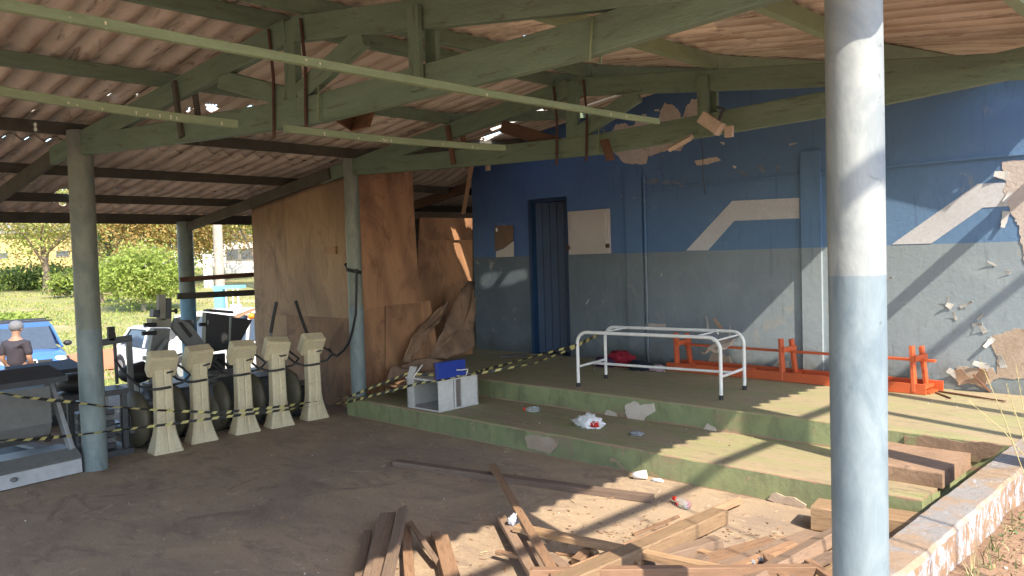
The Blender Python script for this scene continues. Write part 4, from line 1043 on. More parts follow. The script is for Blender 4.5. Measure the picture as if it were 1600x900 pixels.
X2 = -8.9; q = lambda a, b, d=0: onX(a, b, X2+d)
cn = thing('folded_exerciser', 'black upright folded exerciser with a wedge shaped side behind the second trainer', 'exercise machine', q(345, 640))
mb = MB(); mb.prism([q(321, 552), q(357, 546), q(358, 493), q(322, 488)], (-.10, 0, 0)); mb.build('front_panel', BLACKP, cn)
mb = MB(); mb.prism([q(322, 487), q(366, 490), q(364, 486), q(330, 483)], (-.12, 0, 0)); mb.build('top_edge', DARKM, cn)
mb = MB(); mb.prism([q(360, 548, -.02), q(378, 530, -.02), q(394, 500, -.02), q(362, 495, -.02)], (-.10, 0, 0)); mb.build('wedge_panel', BLACKP, cn)
mb = MB(); mb.prism([q(359, 620, -.02), q(374, 620, -.02), q(372, 540, -.02), q(358, 548, -.02)], (-.07, 0, 0)); mb.build('column', DARKM, cn)
mb = MB(); mb.prism([q(325, 610, -.02), q(352, 610, -.02), q(352, 552, -.02), q(325, 555, -.02)], (-.07, 0, 0)); mb.build('lower_panel', BLACKP, cn)
mb = MB(); mb.prism([q(324, 507, .008), q(326, 507, .008), q(326, 500, .008), q(324, 500, .008)], (-.01, 0, 0)); mb.build('label_strip', SILVER, cn)
mb = MB(); mb.tube([q(311, 507), q(322, 507)], .02, 8); mb.build('knob', RUBBER, cn)
mb = MB(); mb.tube([q(338, 560, .2), q(352, 568, .2), q(361, 580, .25), q(352, 592, .3), q(342, 592, .3)], .014, 8); mb.build('cable_loop', RUBBER, cn)
# pale pallet boards left of the post
pl = thing('pallet', 'pale wooden pallet standing on edge behind the treadmills at the left', 'pallet', onX(60, 690, -8.4))
for k in range(7):
    a_ = onX(28, 618+11*k, -8.4); b_ = onX(76, 612+11*k, -8.4)
    timber('slat', a_, b_, .015, .05, PLANKC, pl)
for c_ in (32, 55, 74): timber('bearer', onX(c_, 614, -8.45), onX(c_, 690, -8.45), .04, .06, PLANKC, pl, up=(0, 1, 0))

# dark crates packed behind the trainers
for k, (px, py, hh, lb) in enumerate(((300, 650, .50, 'black crate packed behind the gap between the first and second trainers'), (356, 640, .58, 'black crate packed behind the gap between the second and third trainers'), (414, 632, .50, 'black crate packed behind the gap between the third and fourth trainers'), (250, 668, .40, 'low dark crate packed behind the first trainer beside the weight frame'), (470, 622, .34, 'low dark crate packed behind the last two trainers'))):
    c = onX(px, py, -8.05); g = thing('crate', lb, 'crate', (c.x, c.y, 0)); w = lambda *q: Vector((c.x, c.y, 0)) + Vector(q)
    mb = MB(); mb.box(w(-.18, -.17, 0), w(.14, .17, hh-.03)); mb.build('crate_body', BLACKP if k % 2 else DARKM, g)
    mb = MB(); mb.box(w(-.20, -.19, hh-.03), w(.16, .19, hh)); mb.build('lid', GREYP if k % 2 else BLACKP, g)
    for z_ in (.12, .24):
        mb = MB(); mb.box(w(.1405, -.14, z_), w(.150, .14, z_+.03)); mb.build('rib', DARKM, g)

# ---------------------------------------------------------------- white tubular table frame
FLp, FRp, BLp, BRp = onZ(904, 604, ZP), onZ(1127, 624.5, ZP), onZ(947, 591, ZP), onZ(1163.5, 609, ZP)
tb = thing('table_frame', 'white tubular couch frame without its top standing on the platform', 'table frame', ((FLp+FRp+BLp+BRp)/4))
def arch(a, b, h, r=.11):
    a = Vector(a); b = Vector(b); e = (b-a).normalized(); u = Vector((0, 0, 1)); pts = [a, a+u*(h-r)]
    for k in range(1, 7): t = k/6*math.pi/2; pts.append(a + u*(h-r+r*math.sin(t)) + e*(r-r*math.cos(t)))
    q_ = [b, b+u*(h-r)]
    for k in range(1, 7): t = k/6*math.pi/2; q_.append(b + u*(h-r+r*math.sin(t)) - e*(r-r*math.cos(t)))
    return pts + q_[::-1]
HT = .515
for (a_, b_) in ((FLp, FRp), (BLp, BRp)):
    mb = MB(); mb.tube(arch(a_+Vector((0, 0, .03)), b_+Vector((0, 0, .03)), HT), .0165, 12); mb.build('side_hoop', WHITEP, tb)
for p_ in (FLp, FRp, BLp, BRp):
    mb = MB(); mb.tube([p_, p_+Vector((0, 0, .04))], .02, 12); mb.build('rubber_foot', RUBBER, tb)
u = Vector((0, 0, 1))
for (a_, b_) in ((FLp, BLp), (FRp, BRp)):
    mb = MB(); mb.tube([a_+u*.20, b_+u*.20], .013, 10); mb.build('end_stretcher', WHITEP, tb)
mb = MB(); mb.tube([(FLp+BLp)/2+u*.20, (FRp+BRp)/2+u*.20], .013, 10); mb.build('long_stretcher', WHITEP, tb)
for t in (.17, .83, .96):
    mb = MB(); a_ = FLp.lerp(FRp, t)+u*(HT+.028); b_ = BLp.lerp(BRp, t)+u*(HT+.028)
    if t > .9: a_ -= u*.03; b_ -= u*.03
    mb.tube([a_, b_], .009, 8); mb.build('top_crossbar', WHITEP, tb)
mb = MB(); mb.tube([FLp.lerp(FRp, .90)+(BLp-FLp)*.6+u*(HT+.03), BLp.lerp(BRp, .80)+u*(HT+.02)], .008, 8); mb.build('loose_bar', WHITEP, tb)
# torn upholstery remnant hanging at the right end
mb = MB(); c0 = FLp.lerp(FRp, .93)+u*(HT-.035); ex = (FRp-FLp).normalized(); ey = (BLp-FLp); vs = []
n = 14
for i in range(n+1):
    for j in range(9):
        t = i/n; s_ = j/8; pz_ = c0 + ey*(.02+.93*t) + ex*((s_-.5)*(.16+.10*noise.noise(Vector((t*3, 0, 1))))) + u*(.045*noise.noise(Vector((t*4, s_*3, 2)))-.03*abs(s_-.5)-.05*(1-t))
        vs.append(pz_)
mb.add(vs, [(i*9+j, i*9+j+1, (i+1)*9+j+1, (i+1)*9+j) for i in range(n) for j in range(8)], 0, True)
o = mb.build('torn_upholstery', LAMPC, tb); o.modifiers.new('s', 'SOLIDIFY').thickness = .008

# ---------------------------------------------------------------- upturned orange bench
A = onZ(1041, 579, ZP); B = onZ(1446, 618, ZP); ex = (B-A).normalized(); ey = Vector((-ex.y, ex.x, 0)); LB = (B-A).length; WB = .30
bn = thing('bench', 'long orange wooden bench lying upside down along the blue wall', 'bench', (A+B)/2)
P = lambda s, v, z: A + ex*s + ey*v + Vector((0, 0, z))
for v in (.015, WB):
    timber('apron', P(0, v, .048), P(LB+(.05 if v > .1 else 0), v, .048), .022, .09, ORANGE, bn)
for k, v in enumerate((.09, .165, .235)): timber('seat_slat', P(.02, v, .012), P(LB+.02, v, .012), .065, .02, ORANGE, bn)
def s_of(px, py):      # distance along the bench of a pixel on the near apron
    d = ray(px, py); best = 0
    lo, hi = 0, LB+.3
    for _ in range(40):
        m = (lo+hi)/2
        if proj(P(m, .015, .05))[0] < px: lo = m
        else: hi = m
    return lo
for i, (pn, hgt_) in enumerate(((1057, .42), (1222, .42), (1428, .42))):
    s0 = s_of(pn, 575)
    for v, lean in ((.03, .0), (WB-.03, .0)):
        timber('leg', P(s0+.02*(v > .1), v+(-.0 if v < .1 else .0), .02), P(s0-.03+.02*(v > .1), v+(.03 if v < .1 else -.03), hgt_-.02*(v > .1)), .03, .065, ORANGE, bn, up=ey)
    timber('leg_crossbar', P(s0-.0, .03, .31), P(s0+.02, WB-.03, .31), .025, .05, ORANGE, bn)
    timber('batten', P(s0+.05, .03, .055), P(s0+.05, WB-.02, .055), .06, .03, ORANGE, bn)
timber('batten', P(s_of(1150, 572), .03, .06), P(s_of(1150, 572)+.05, WB-.02, .06), .09, .03, ORANGE, bn)
timber('long_stretcher', P(s_of(1057, 575)+.02, WB*.55, .285), P(LB+.03, WB*.55, .285), .05, .022, ORANGE, bn)

# ---------------------------------------------------------------- white cabinet on the step
K0 = onZ(686.6, 645, ZM); K1 = onZ(748, 631.5, ZM); K2 = onZ(637, 636.5, ZM); hK = .315
k1 = K1-K0; k2 = K2-K0; K3 = K0+k1+k2; uz = Vector((0, 0, 1))
cb = thing('small_cabinet', 'battered white cabinet with two dark stripes standing on the lower step', 'cabinet', (K0+K3)/2)
n1 = k1.normalized(); n2 = k2.normalized()
def slab(o, a, b, t, name, mat, par):
    mb = MB(); mb.prism([o, o+a, o+a+b, o+b], t); return mb.build(name, mat, par)
slab(K0+uz*.002, k1, k2, uz*.014, 'bottom_board', CABW, cb)
slab(K0+uz*(hK-.018)-n1*.006-n2*.0, k1*1.0, k2*1.03, uz*.018, 'top_board', CABW, cb)
slab(K0+uz*.017, k1*.36, uz*(hK-.037), n2*.014, 'side_panel', CABW, cb)
slab(K0+uz*.017+k1*.565, k1*.43, uz*(hK-.037), n2*.016, 'side_panel', CABW, cb)
slab(K0+uz*.017+k1*.24+n2*.016, k1*.33, uz*(hK-.037), n2*.01, 'stripe_panel', mottled('faded_stripe', (.20, .17, .16), (.14, .12, .11), 8, .7, .1, None, kind='Object'), cb)
slab(K0+uz*.017+k1*.385+n2*.002, k1*.045, uz*(hK-.037), n2*.012, 'thin_trim', CABW, cb)
slab(K2+uz*.017-k2*.04, k1*.98, uz*(hK-.037), k2*.035, 'side_panel', CABW, cb)
slab(K0+uz*.017+k1*.97, k2, uz*(hK-.037), n1*.012, 'back_panel', DARKT, cb)
slab(K2+uz*.017-k2*.0, n1*.015, uz*(hK-.037), -k2*.22, 'front_strip', CABW, cb)
slab(K0+uz*.018+k1*.15+k2*.12, k1*.5, uz*.2, k2*.10, 'blue_folder', BLUEV, cb)
slab(K2+uz*hK-k2*.02, n1*.02, uz*.11-k2*.1, -k2*.18+uz*.0, 'broken_flap', CABW, cb)
mb = MB(); s0 = K2+uz*hK-k2*.22; mb.tube([s0+uz*.0, s0+uz*.13-k2*.18+n1*.05], .006, 6); mb.build('thin_rod', WHITEP, cb)
# blue cushion leaning on top
T0 = K0+uz*(hK+.002)
cu = thing('cushion', 'bright blue vinyl cushion leaning on top of the white cabinet', 'cushion', T0+k1*.4)
c0 = T0+k2*.02+k1*.02; mb = MB()
mb.prism([c0+k1*.02, c0+k1*.68, c0+k1*.78+uz*.155+n2*.06, c0+k1*.10+uz*.16+n2*.06], n2*.055); mb.build('pad', BLUEV, cu)
mb = MB(); mb.prism([c0+n2*.058+k1*.01, c0+k1*.66+n2*.058, c0+k1*.76+uz*.15+n2*.118, c0+k1*.08+uz*.155+n2*.118], n2*.015); mb.build('backing_board', BROWNT, cu)
mb = MB(); e0 = c0-n2*.02; mb.tube([e0+k1*.42+uz*.075, e0+k1*.52+uz*.07-n2*.01, e0+k1*.66+uz*.07-n2*.02, e0+k1*.67+uz*.06-n2*.02, e0+k1*.65+uz*.0], .005, 6); mb.build('wire_handle', WHITEP, cu)

# ---------------------------------------------------------------- heap of clothes, bag and litter
def heap(name, label, cat, c, rx, ry, h, mat, seed, sharp=2.2, group=None):
    """crumpled soft thing: folded ellipsoid resting flat"""
    c = Vector(c); mb = MB(); n = 44; m = 26; vs = []
    for j in range(m+1):
        for k in range(n):
            t = math.pi*j/m; a = 2*math.pi*k/n; q_ = Vector((math.sin(t)*math.cos(a), math.sin(t)*math.sin(a), math.cos(t)))
            f1 = 1-2*abs(noise.noise(q_*sharp+Vector((seed*7, 0, 0)))); f2 = 1-2*abs(noise.noise(q_*sharp*2.3+Vector((0, seed*5, 0))))
            rr_ = .62+.42*f1*f1+.16*f2 + .3*noise.noise(q_*1.1+Vector((0, 0, seed*3)))
            z = h*.42+q_.z*h*.62*rr_; vs.append(c+Vector((q_.x*rx*rr_, q_.y*ry*rr_, max(.003+.002*noise.noise(q_*9), z))))
    mb.add(vs, [(j*n+k, (j+1)*n+k, (j+1)*n+(k+1) % n, j*n+(k+1) % n) for j in range(m) for k in range(n)], 0, True)
    o = mb.build(name, mat); return tag(o, label, cat, group)
heap('clothes', 'dark purple crumpled cloth at the left end of the clothes heap', 'clothes', onZ(947, 573, ZP), .14, .10, .12, PURC, 1)
heap('clothes', 'crumpled dark red cloth lying by the wall behind the table frame', 'clothes', onZ(970, 572, ZP), .22, .14, .17, REDC, 2)
heap('clothes', 'crumpled navy cloth lying between the red cloth and the mauve cloth', 'clothes', onZ(1003, 578, ZP), .17, .11, .10, NAVC, 3)
heap('clothes', 'pale mauve patterned cloth at the right end of the clothes heap', 'clothes', onZ(1022, 579, ZP), .15, .08, .06, PINKC, 4)
heap('plastic_bag', 'crumpled white plastic bag with a red print on the lower step', 'bag', onZ(921, 668, ZM), .15, .08, .11, BAGW, 5, 2.0)
o = heap('red_wrapper', 'small red wrapper showing in the white plastic bag', 'wrapper', onZ(933, 670, ZM)+Vector((.0, -.03, .02)), .045, .03, .05, REDP, 6)
mb = MB(); c = onZ(1000, 749, 0); M = Matrix.Translation(c+Vector((0, 0, .035))) @ Matrix.Rotation(.5, 4, 'Z') @ Matrix.Rotation(math.radians(84), 4, 'Y')
n = 14; vs = [M @ Vector((r*math.cos(2*math.pi*k/n), r*math.sin(2*math.pi*k/n), z)) for z, r in ((-.05, .024), (.05, .034), (.05, .032), (-.046, .022)) for k in range(n)]
mb.add(vs, [(i*n+k, i*n+(k+1) % n, (i+1)*n+(k+1) % n, (i+1)*n+k) for i in range(3) for k in range(n)] + [tuple(range(n-1, -1, -1))], 0, True)
tag(mb.build('plastic_cup', BAGW), 'white plastic cup on its side at the foot of the steps', 'cup')
def bottle(px, py, z, rz, label, L_=.17, capc=REDP, body=None):
    c = onZ(px, py, z); g = thing('bottle', label, 'bottle', c); M = Matrix.Translation(c+Vector((0, 0, .03))) @ Matrix.Rotation(rz, 4, 'Z') @ Matrix.Rotation(math.radians(90), 4, 'Y')
    pts = [(0, .022), (.01, .03), (.10, .03), (.125, .022), (.145, .012), (.16, .011)]
    n = 14; vs = [M @ Vector((r*math.cos(2*math.pi*k/n), r*math.sin(2*math.pi*k/n), z_*L_/.17)) for z_, r in pts for k in range(n)]
    mb = MB(); mb.add(vs, [(i*n+k, i*n+(k+1) % n, (i+1)*n+(k+1) % n, (i+1)*n+k) for i in range(5) for k in range(n)] + [tuple(range(n-1, -1, -1))], 0, True); mb.build('body', body or GLASS, g)
    vs = [M @ Vector((r*math.cos(2*math.pi*k/n), r*math.sin(2*math.pi*k/n), z_*L_/.17)) for z_, r in ((.155, .015), (.18, .015)) for k in range(n)]
    mb = MB(); mb.add(vs, [(k, (k+1) % n, n+(k+1) % n, n+k) for k in range(n)] + [tuple(range(n-1, -1, -1)), tuple(range(n, 2*n))]); mb.build('cap', capc, g)
tg = NT('clear_plastic'); tg.b.inputs['Transmission Weight'].default_value = .85; tg.b.inputs['Roughness'].default_value = .15; tg.b.inputs['Base Color'].default_value = (.85, .9, .95, 1); tg.b.inputs['IOR'].default_value = 1.2; GLASS = tg.m
bottle(1076, 797, 0, 2.7, 'clear plastic bottle with red cap by the sunlit planks'); bottle(842, 645, ZM, 3.5, 'small clear bottle with red label lying on the lower step', .15, REDP)
heap('crushed_can', 'crushed pale can lying on the lower step under the bare patch', 'can', onZ(995, 680, ZM), .07, .035, .035, SILVER, 9, 3)
for (px, py, z, lab) in ((1059, 788, 0, 'red bottle cap on the sunlit floor'), (1122, 826, .05, 'red bottle cap beside the plank ends')):
    mb = MB(); c = onZ(px, py, z); mb.tube([c, c+Vector((0, 0, .015))], .02, 12)
    if z == 0: tag(mb.build('litter_cap', REDP), lab, 'cap')
heap('paper_scrap', 'white paper scrap on the sunlit floor near the steps', 'paper', onZ(1028, 752, 0), .05, .03, .02, BAGW, 12, 3)
heap('fluff', 'tuft of pale stuffing on the shaded floor beside the leaning lath', 'fluff', onZ(803, 822, .06), .03, .045, .07, plain('grey_fluff', (.38, .40, .46), .9), 14, 4)
# fine debris nobody could count
mb = MB()
for k in range(420):
    if k < 150: x = R.uniform(-7, -1.4); y = R.uniform(1.2, 4.95); z = 0.001
    elif k < 190: x = R.uniform(-7, -1.7); y = R.uniform(Y1+.03, Y2-.05); z = ZM+.004
    elif k < 300: x = R.uniform(-8, -1.4); y = YW - .05 - abs(R.gauss(0, .5)); z = ZP+.004
    else: x = R.gauss(-2.6, .9); y = R.uniform(2.2, 4.4); z = .001
    if y < Y2+.03 and z > .3: continue
    s_ = R.uniform(.002, .007)*(2.4 if R.random() < .08 else 1); a = R.uniform(0, 6.3); e = R.uniform(.3, 1)
    pts = [Vector((x+s_*math.cos(a+t)*(1 if i % 2 else e), y+s_*math.sin(a+t)*(1 if i % 2 else e), z)) for i, t in enumerate((0, 1.4, 3, 4.6))]
    mb.prism(pts, (0, 0, R.uniform(.002, .008)), R.choice((0, 1, 1, 1, 2, 2, 3)))
tag(mb.build('debris', [plain('plaster_crumb', (.55, .48, .42), .9), plain('brown_crumb', (.16, .10, .07), .9), plain('wood_chip', (.42, .28, .16), .9), plain('white_chip', (.72, .70, .68), .8)], base=(-4, 3, 0)), kind='stuff')

# ---------------------------------------------------------------- loose planks
def plank(label, p, q_, w, t, mat, roll=0, seg=5, bow=0, name='plank', ends=.008):
    (a, b, z0) = p; (c, d, z1) = q_
    o = timber(name, onZ(a, b, z0), onZ(c, d, z1), w, t, mat, roll=roll, seg=seg, bow=bow, ends=ends)
    return tag(o, label, 'plank')
PLANKD = wood('dark_plank', (.20, .15, .12), (.14, .10, .08), (.08, .055, .045))
plank('long dark plank lying flat across the shaded floor below the steps', (619, 723, .025), (1020, 779, .025), .085, .045, PLANKD, seg=10, bow=.004)
plank('lath leaning over the long dark plank', (769, 727, .075), (872, 905, .16), .05, .022, PLANKA, .2)
plank('splintered lath with a pale broken tip lying across the heap', (806, 824, .10), (1135, 893, .13), .065, .035, PLANKB)
plank('reddish plank with its far end nearest the bottle', (1153, 783, .03), (860, 905, .10), .06, .05, PLANKA, .5)
plank('thick yellow square timber on top of the heap', (1125, 806, .05), (860, 925, .16), .11, .09, PLANKB)
plank('short brown timber end pointing at the yellow square timber', (1122, 847, .04), (960, 892, .06), .085, .06, PLANKC)
plank('wide split plank below the short brown timber', (1210, 847, .03), (1030, 900, .05), .12, .035, PLANKA)
plank('dark straight plank ending beside the low block', (1272, 835, .03), (1075, 910, .06), .10, .04, PLANKC)
plank('brown beam rising to the foreground post', (1330, 822, .09), (1130, 935, .13), .085, .07, PLANKC, .25)
plank('paint spotted plank along the bottom edge of the picture', (830, 896, .15), (1272, 891, .15), .05, .05, PLANKP)
plank('pale beam end beside the foot of the foreground post', (1322, 872, .04), (1180, 930, .05), .13, .05, PLANKB)
plank('dark beam lying tight against the foot of the foreground post', (1330, 900, .05), (1230, 950, .08), .10, .06, PLANKC)
plank('narrow strip nailed across the planks near the foreground post', (1190, 862, .08), (1250, 905, .10), .03, .02, PLANKB)
plank('thin lath on the near side of the short timber', (1150, 870, .05), (1010, 915, .07), .05, .03, PLANKA)
# the fan of planks whose ends show in the shade
plank('narrowest plank at the left of the shaded fan', (575, 832, .03), (556, 925, .04), .045, .03, PLANKC)
plank('widest grey plank of the shaded fan', (606, 803, .07), (576, 930, .09), .10, .025, PLANKC)
plank('tall leaning plank second in width in the shaded fan', (630, 796, .11), (600, 925, .13), .055, .04, PLANKC, .3)
plank('straight lath in the middle of the shaded fan', (634, 818, .05), (642, 925, .06), .055, .02, PLANKA)
plank('slanting dark stick crossing the right part of the fan', (642, 818, .09), (684, 879, .05), .03, .03, PLANKC, .5)
plank('broad plank with a sunlit lower half at the right of the fan', (689, 840, .06), (712, 925, .07), .085, .035, PLANKA)
plank('dark plank just behind the broad sunlit plank', (680, 834, .03), (700, 925, .03), .05, .03, PLANKC)
plank('dark lath under the leaning lath pointing at the stuffing', (783, 808, .05), (850, 925, .08), .055, .03, PLANKC)
plank('short crossing slat low in the shaded gap', (776, 862, .05), (812, 870, .06), .03, .02, PLANKA)
plank('second dark lath beside the leaning lath', (792, 812, .02), (880, 925, .05), .07, .02, PLANKC)
plank('short block end standing under the splintered lath', (900, 880, .04), (925, 862, .06), .07, .05, PLANKA)
plank('broken stub beside the white splinter', (935, 878, .03), (928, 860, .10), .035, .03, PLANKB)
plank('thin chip of wood on the sunlit floor inside the heap', (868, 864, .01), (900, 868, .01), .02, .01, PLANKA)
plank('thin reddish lath lying along the reddish plank', (1060, 807, .085), (990, 836, .09), .02, .014, PLANKA)
plank('small pale splinter on the sunlit floor left of the block', (1205, 837, .005), (1232, 839, .005), .02, .006, PLANKB)
for k_, (a1, b1, a2, b2, z_, w_, t_, m_, lb) in enumerate(((1240, 850, 1110, 905, .09, .05, .03, PLANKA, 'reddish lath lying on the dark straight plank'), (1300, 868, 1180, 925, .12, .06, .03, PLANKC, 'grey lath on top of the pale beam end'), (1100, 872, 1040, 915, .07, .06, .04, PLANKC, 'short grey offcut near the bottom edge right of the square timber'),
        (1010, 868, 930, 905, .05, .08, .03, PLANKA, 'flat reddish board under the tip of the square timber'), (1262, 878, 1300, 905, .15, .04, .03, PLANKP, 'paint spotted offcut across the beams by the post'), (1050, 850, 1120, 870, .03, .05, .03, PLANKB, 'pale offcut between the split plank and the short timber'),
        (860, 870, 905, 905, .04, .06, .03, PLANKC, 'grey offcut in the hollow of the heap'), (962, 868, 1000, 880, .10, .03, .02, PLANKB, 'small pale stick balanced on the splintered lath'), (1200, 872, 1225, 905, .12, .05, .04, PLANKA, 'upright looking reddish offcut beside the paint spotted plank'))):
    plank(lb, (a1, b1, z_), (a2, b2, z_+.01), w_, t_, m_)
pb = thing('wood_block', 'sunlit squared timber block standing by the foot of the steps at the post', 'wood block', onZ(1290, 822, 0))
a_ = onZ(1274, 822, 0); timber('block_end', a_+Vector((.0, .0, .075)), a_+Vector((.62, .10, .075)), .20, .15, PLANKB, pb)
for (x, y_, lab) in ((1184, 878, 'white bolt nut on the planks by the post'), (1172, 882, 'small grey hinge on the planks by the post')):
    mb = MB(); c = onZ(x, y_, .09); mb.tube([c, c+Vector((.02, .0, .02))], .014, 6); tag(mb.build('bolt', SILVER), lab, 'bolt')
plank('rusty stick leaning on the peeling base of the sunlit wall', (1547, 612, ZP+.01), (1520, 585, ZP+.16), .02, .02, BROWNT, name='stick')
plank('thin dark stick lying along the wall foot at the right', (1466, 611, ZP+.01), (1570, 627, ZP+.012), .015, .012, BROWNT, name='stick')
plank('short red brown stick on the platform beside the bench end', (1462, 613, ZP+.008), (1485, 622, ZP+.008), .012, .01, BROWNT, name='stick')
plank('dark piece of metal lying on the platform before the door', (778, 557, ZP+.01), (822, 554, ZP+.012), .06, .012, DARKM, name='metal_strip')

mb = MB()
for k in range(420):
    p = onZ(R.gauss(1020, 170), R.gauss(860, 40), 0)
    if p.x > -1.35 or p.y > Y1-.02 or p.y < 1.5: continue
    a = R.uniform(0, 6.3); l = R.uniform(.006, .035)*(2 if R.random() < .07 else 1); mb.beam((p.x, p.y, .004), (p.x+l*math.cos(a), p.y+l*math.sin(a), .005+l*.1), R.uniform(.003, .009), R.uniform(.002, .005), R.choice((0, 0, 1, 2)))
tag(mb.build('wood_chips', [PLANKB, PLANKA, plain('splinter_pale', (.50, .38, .24), .9)], base=(-3, 3, 0)), kind='stuff')

# ---------------------------------------------------------------- warning tape
def tape(label, pts, w=.024, sag=.0):
    P_ = []
    for i in range(len(pts)-1):
        a, b = pts[i], pts[i+1]; n = max(2, int((b-a).length/.02))
        for k in range(n): P_.append(a.lerp(b, k/n) - Vector((0, 0, sag*4*(k/n)*(1-k/n)*(b-a).length)))
    P_.append(pts[-1]); mb = MB(); L_ = 0; vs = []; mi = []
    for i, p in enumerate(P_):
        d = (P_[min(i+1, len(P_)-1)] - P_[max(0, i-1)]).normalized(); side = Vector((0, 0, 1)) - d*d.z; side.normalize()
        L_ += (p - P_[max(0, i-1)]).length
        tw = .9*math.sin(L_*1.7+2) + .5*math.sin(L_*4.1)
        side = Matrix.Rotation(tw, 3, d) @ side
        sk = d*.012
        vs += [p-side*w/2-sk, p+side*w/2+sk]; mi.append(0 if (L_ % .14) < .082 else 1)
    mb.v = [tuple(v) for v in vs]
    for i in range(len(P_)-1): mb.f.append((2*i, 2*i+1, 2*i+3, 2*i+2)); mb.mi.append(mi[i]); mb.sm.append(True)
    o = mb.build('warning_tape', [TBLACK, YELLOW]); tag(o, label, 'tape', 'yellow and black warning tape')
def tp_(px, py, x): return onX(px, py, x)
corner = onX(945, 522, BLp.x-.0) if 0 else BLp + Vector((.02, -.02, HT))
fpost = FLp + Vector((0, -.02, HT-.10))
tape('upper strand of warning tape from the left edge past the posts to the table frame', [tp_(-60, 600, -6.9), tp_(30, 620, -6.95), tp_(110, 628, -7.1), tp_(165, 635, -7.16), tp_(250, 641, -7.0), tp_(345, 645, -7.02), tp_(440, 635, -7.04), tp_(545, 620, -7.35), K2+uz*(hK+.03), K0+uz*(hK+.01)+k1*.5-n2*.01, onY(760, 577, 6.0), fpost, corner])
tape('lower strand of warning tape from the left edge round the post and over the cabinet', [tp_(-60, 690, -6.6), tp_(60, 686, -6.9), tp_(125, 679, -7.16), tp_(168, 674, -7.16), tp_(255, 664, -7.0), tp_(345, 652, -7.02), tp_(440, 641, -7.04), tp_(545, 628, -7.35), K0.lerp(K2, .6)+uz*(hK-.05)-n1*.02, K0+uz*(hK+.005)-n2*.01-n1*.01, K0+k1*1.0+uz*(hK+.004)-n2*.01, onY(835, 568, 6.1), fpost+Vector((0, -.02, -.02)), corner+Vector((0, 0, -.02))])

# ---------------------------------------------------------------- weeds and dry grass on the right
DRY = plain('dry_grass', (.46, .40, .20), .8, 0, .3); WEED = plain('weed_leaf', (.10, .125, .045), .7, 0, .4)
def blade(mb, p, h, lean, wd, mi=0, n=5):
    lean = Vector(lean); vs = []; side = Vector((-lean.y, lean.x, 0)); side = side.normalized() if side.length > 1e-4 else Vector((1, 0, 0))
    for i in range(n+1):
        t = i/n; q_ = Vector(p) + Vector((0, 0, h*t*(1-.15*t))) + lean*t*t; ww = wd*(1-t*.9)
        vs += [q_-side*ww/2, q_+side*ww/2]
    mb.add(vs, [(2*i, 2*i+1, 2*i+3, 2*i+2) for i in range(n)], mi)
for k, (px, py, tx, ty, d) in enumerate(((1600, 745, 1530, 560, 4.2), (1606, 730, 1572, 600, 4.25), (1612, 770, 1588, 575, 4.1), (1604, 700, 1515, 628, 4.4), (1614, 690, 1603, 560, 4.3))):
    a_ = atD(px+12, py+30, d); b_ = atD(tx, ty, d); mb = MB()
    mb.tube([a_, a_.lerp(b_, .5)+Vector((0, 0, .03)), b_], [.003, .0025, .0012], 5)
    dd = (b_-a_).normalized(); 
    for j in range(22):
        c = b_ - dd*(.008*j); blade(mb, c, .015, (R.uniform(-.012, .012), R.uniform(-.012, .012), .01), .003, 0, 2)
    tag(mb.build('grass_stalk', DRY), ['tall dry grass stalk leaning furthest left over the platform edge', 'dry grass stalk with a short bent head', 'upright dry grass stalk near the right edge', 'lowest dry grass stalk crossing the low wall top', 'dry grass stalk at the very right edge'][k], 'grass stalk', 'dry grass stalks by the low wall')
mb = MB()
for k in range(900):
    x = R.uniform(-1.02, .3); y = R.uniform(2.2, 7.6)
    if R.random() < .65: x = -1.03 + abs(R.gauss(0, .09))
    if noise.noise(Vector((x*2, y*1.7, 4))) < -.05: continue
    z = ground_z(x, y); big = R.random() < .2
    blade(mb, (x, y, z-.005), R.uniform(.02, .09)*(1.6 if big else 1), (R.uniform(-.06, .06), R.uniform(-.06, .06), 0), R.uniform(.004, .010), R.choice((0, 1, 1)), 3)
tag(mb.build('weeds', [DRY, WEED], base=(-.9, 4, .25)), kind='stuff')
mb = MB()
for k in range(90):
    y = R.choice((3.9, 4.6, 4.5, 5.2)) + R.gauss(0, .16); x = -1.0 + abs(R.gauss(0, .05)); z = ground_z(x, y) + R.uniform(.01, .07); s_ = R.uniform(.006, .015)
    n_ = Vector((R.gauss(0, .5), R.gauss(0, .5), 1)).normalized(); a_ = n_.orthogonal().normalized()*s_; b_ = n_.cross(a_)
    c = Vector((x, y, z)); mb.add([c-a_, c-b_*.8, c+a_, c+b_*.8], [(0, 1, 2, 3)])
tag(mb.build('clover', WEED, base=(-1, 4, .25)), kind='stuff')
mb = MB()
for k in range(420):
    x = R.uniform(-1.02, .5); y = R.uniform(2.2, 7.5); z = ground_z(x, y); s_ = R.uniform(.004, .016)*(1.8 if R.random() < .06 else 1)
    if R.random() < .4:
        a = R.uniform(0, 6.3); l = R.uniform(.04, .16); mb.beam((x, y, z+.006), (x+l*math.cos(a), y+l*math.sin(a), z+.012), .006, .005, 1)
    else: mb.ell((x, y, z+s_*.3), (s_, s_*R.uniform(.6, 1), s_*.6), 6, 4, R.choice((0, 0, 2)))
tag(mb.build('pebbles_and_twigs', [plain('earth_clod', (.34, .21, .14), .95), plain('dry_twig', (.27, .18, .11), .9), plain('pale_pebble', (.52, .45, .38), .9)], base=(-.6, 4, .25)), kind='stuff')

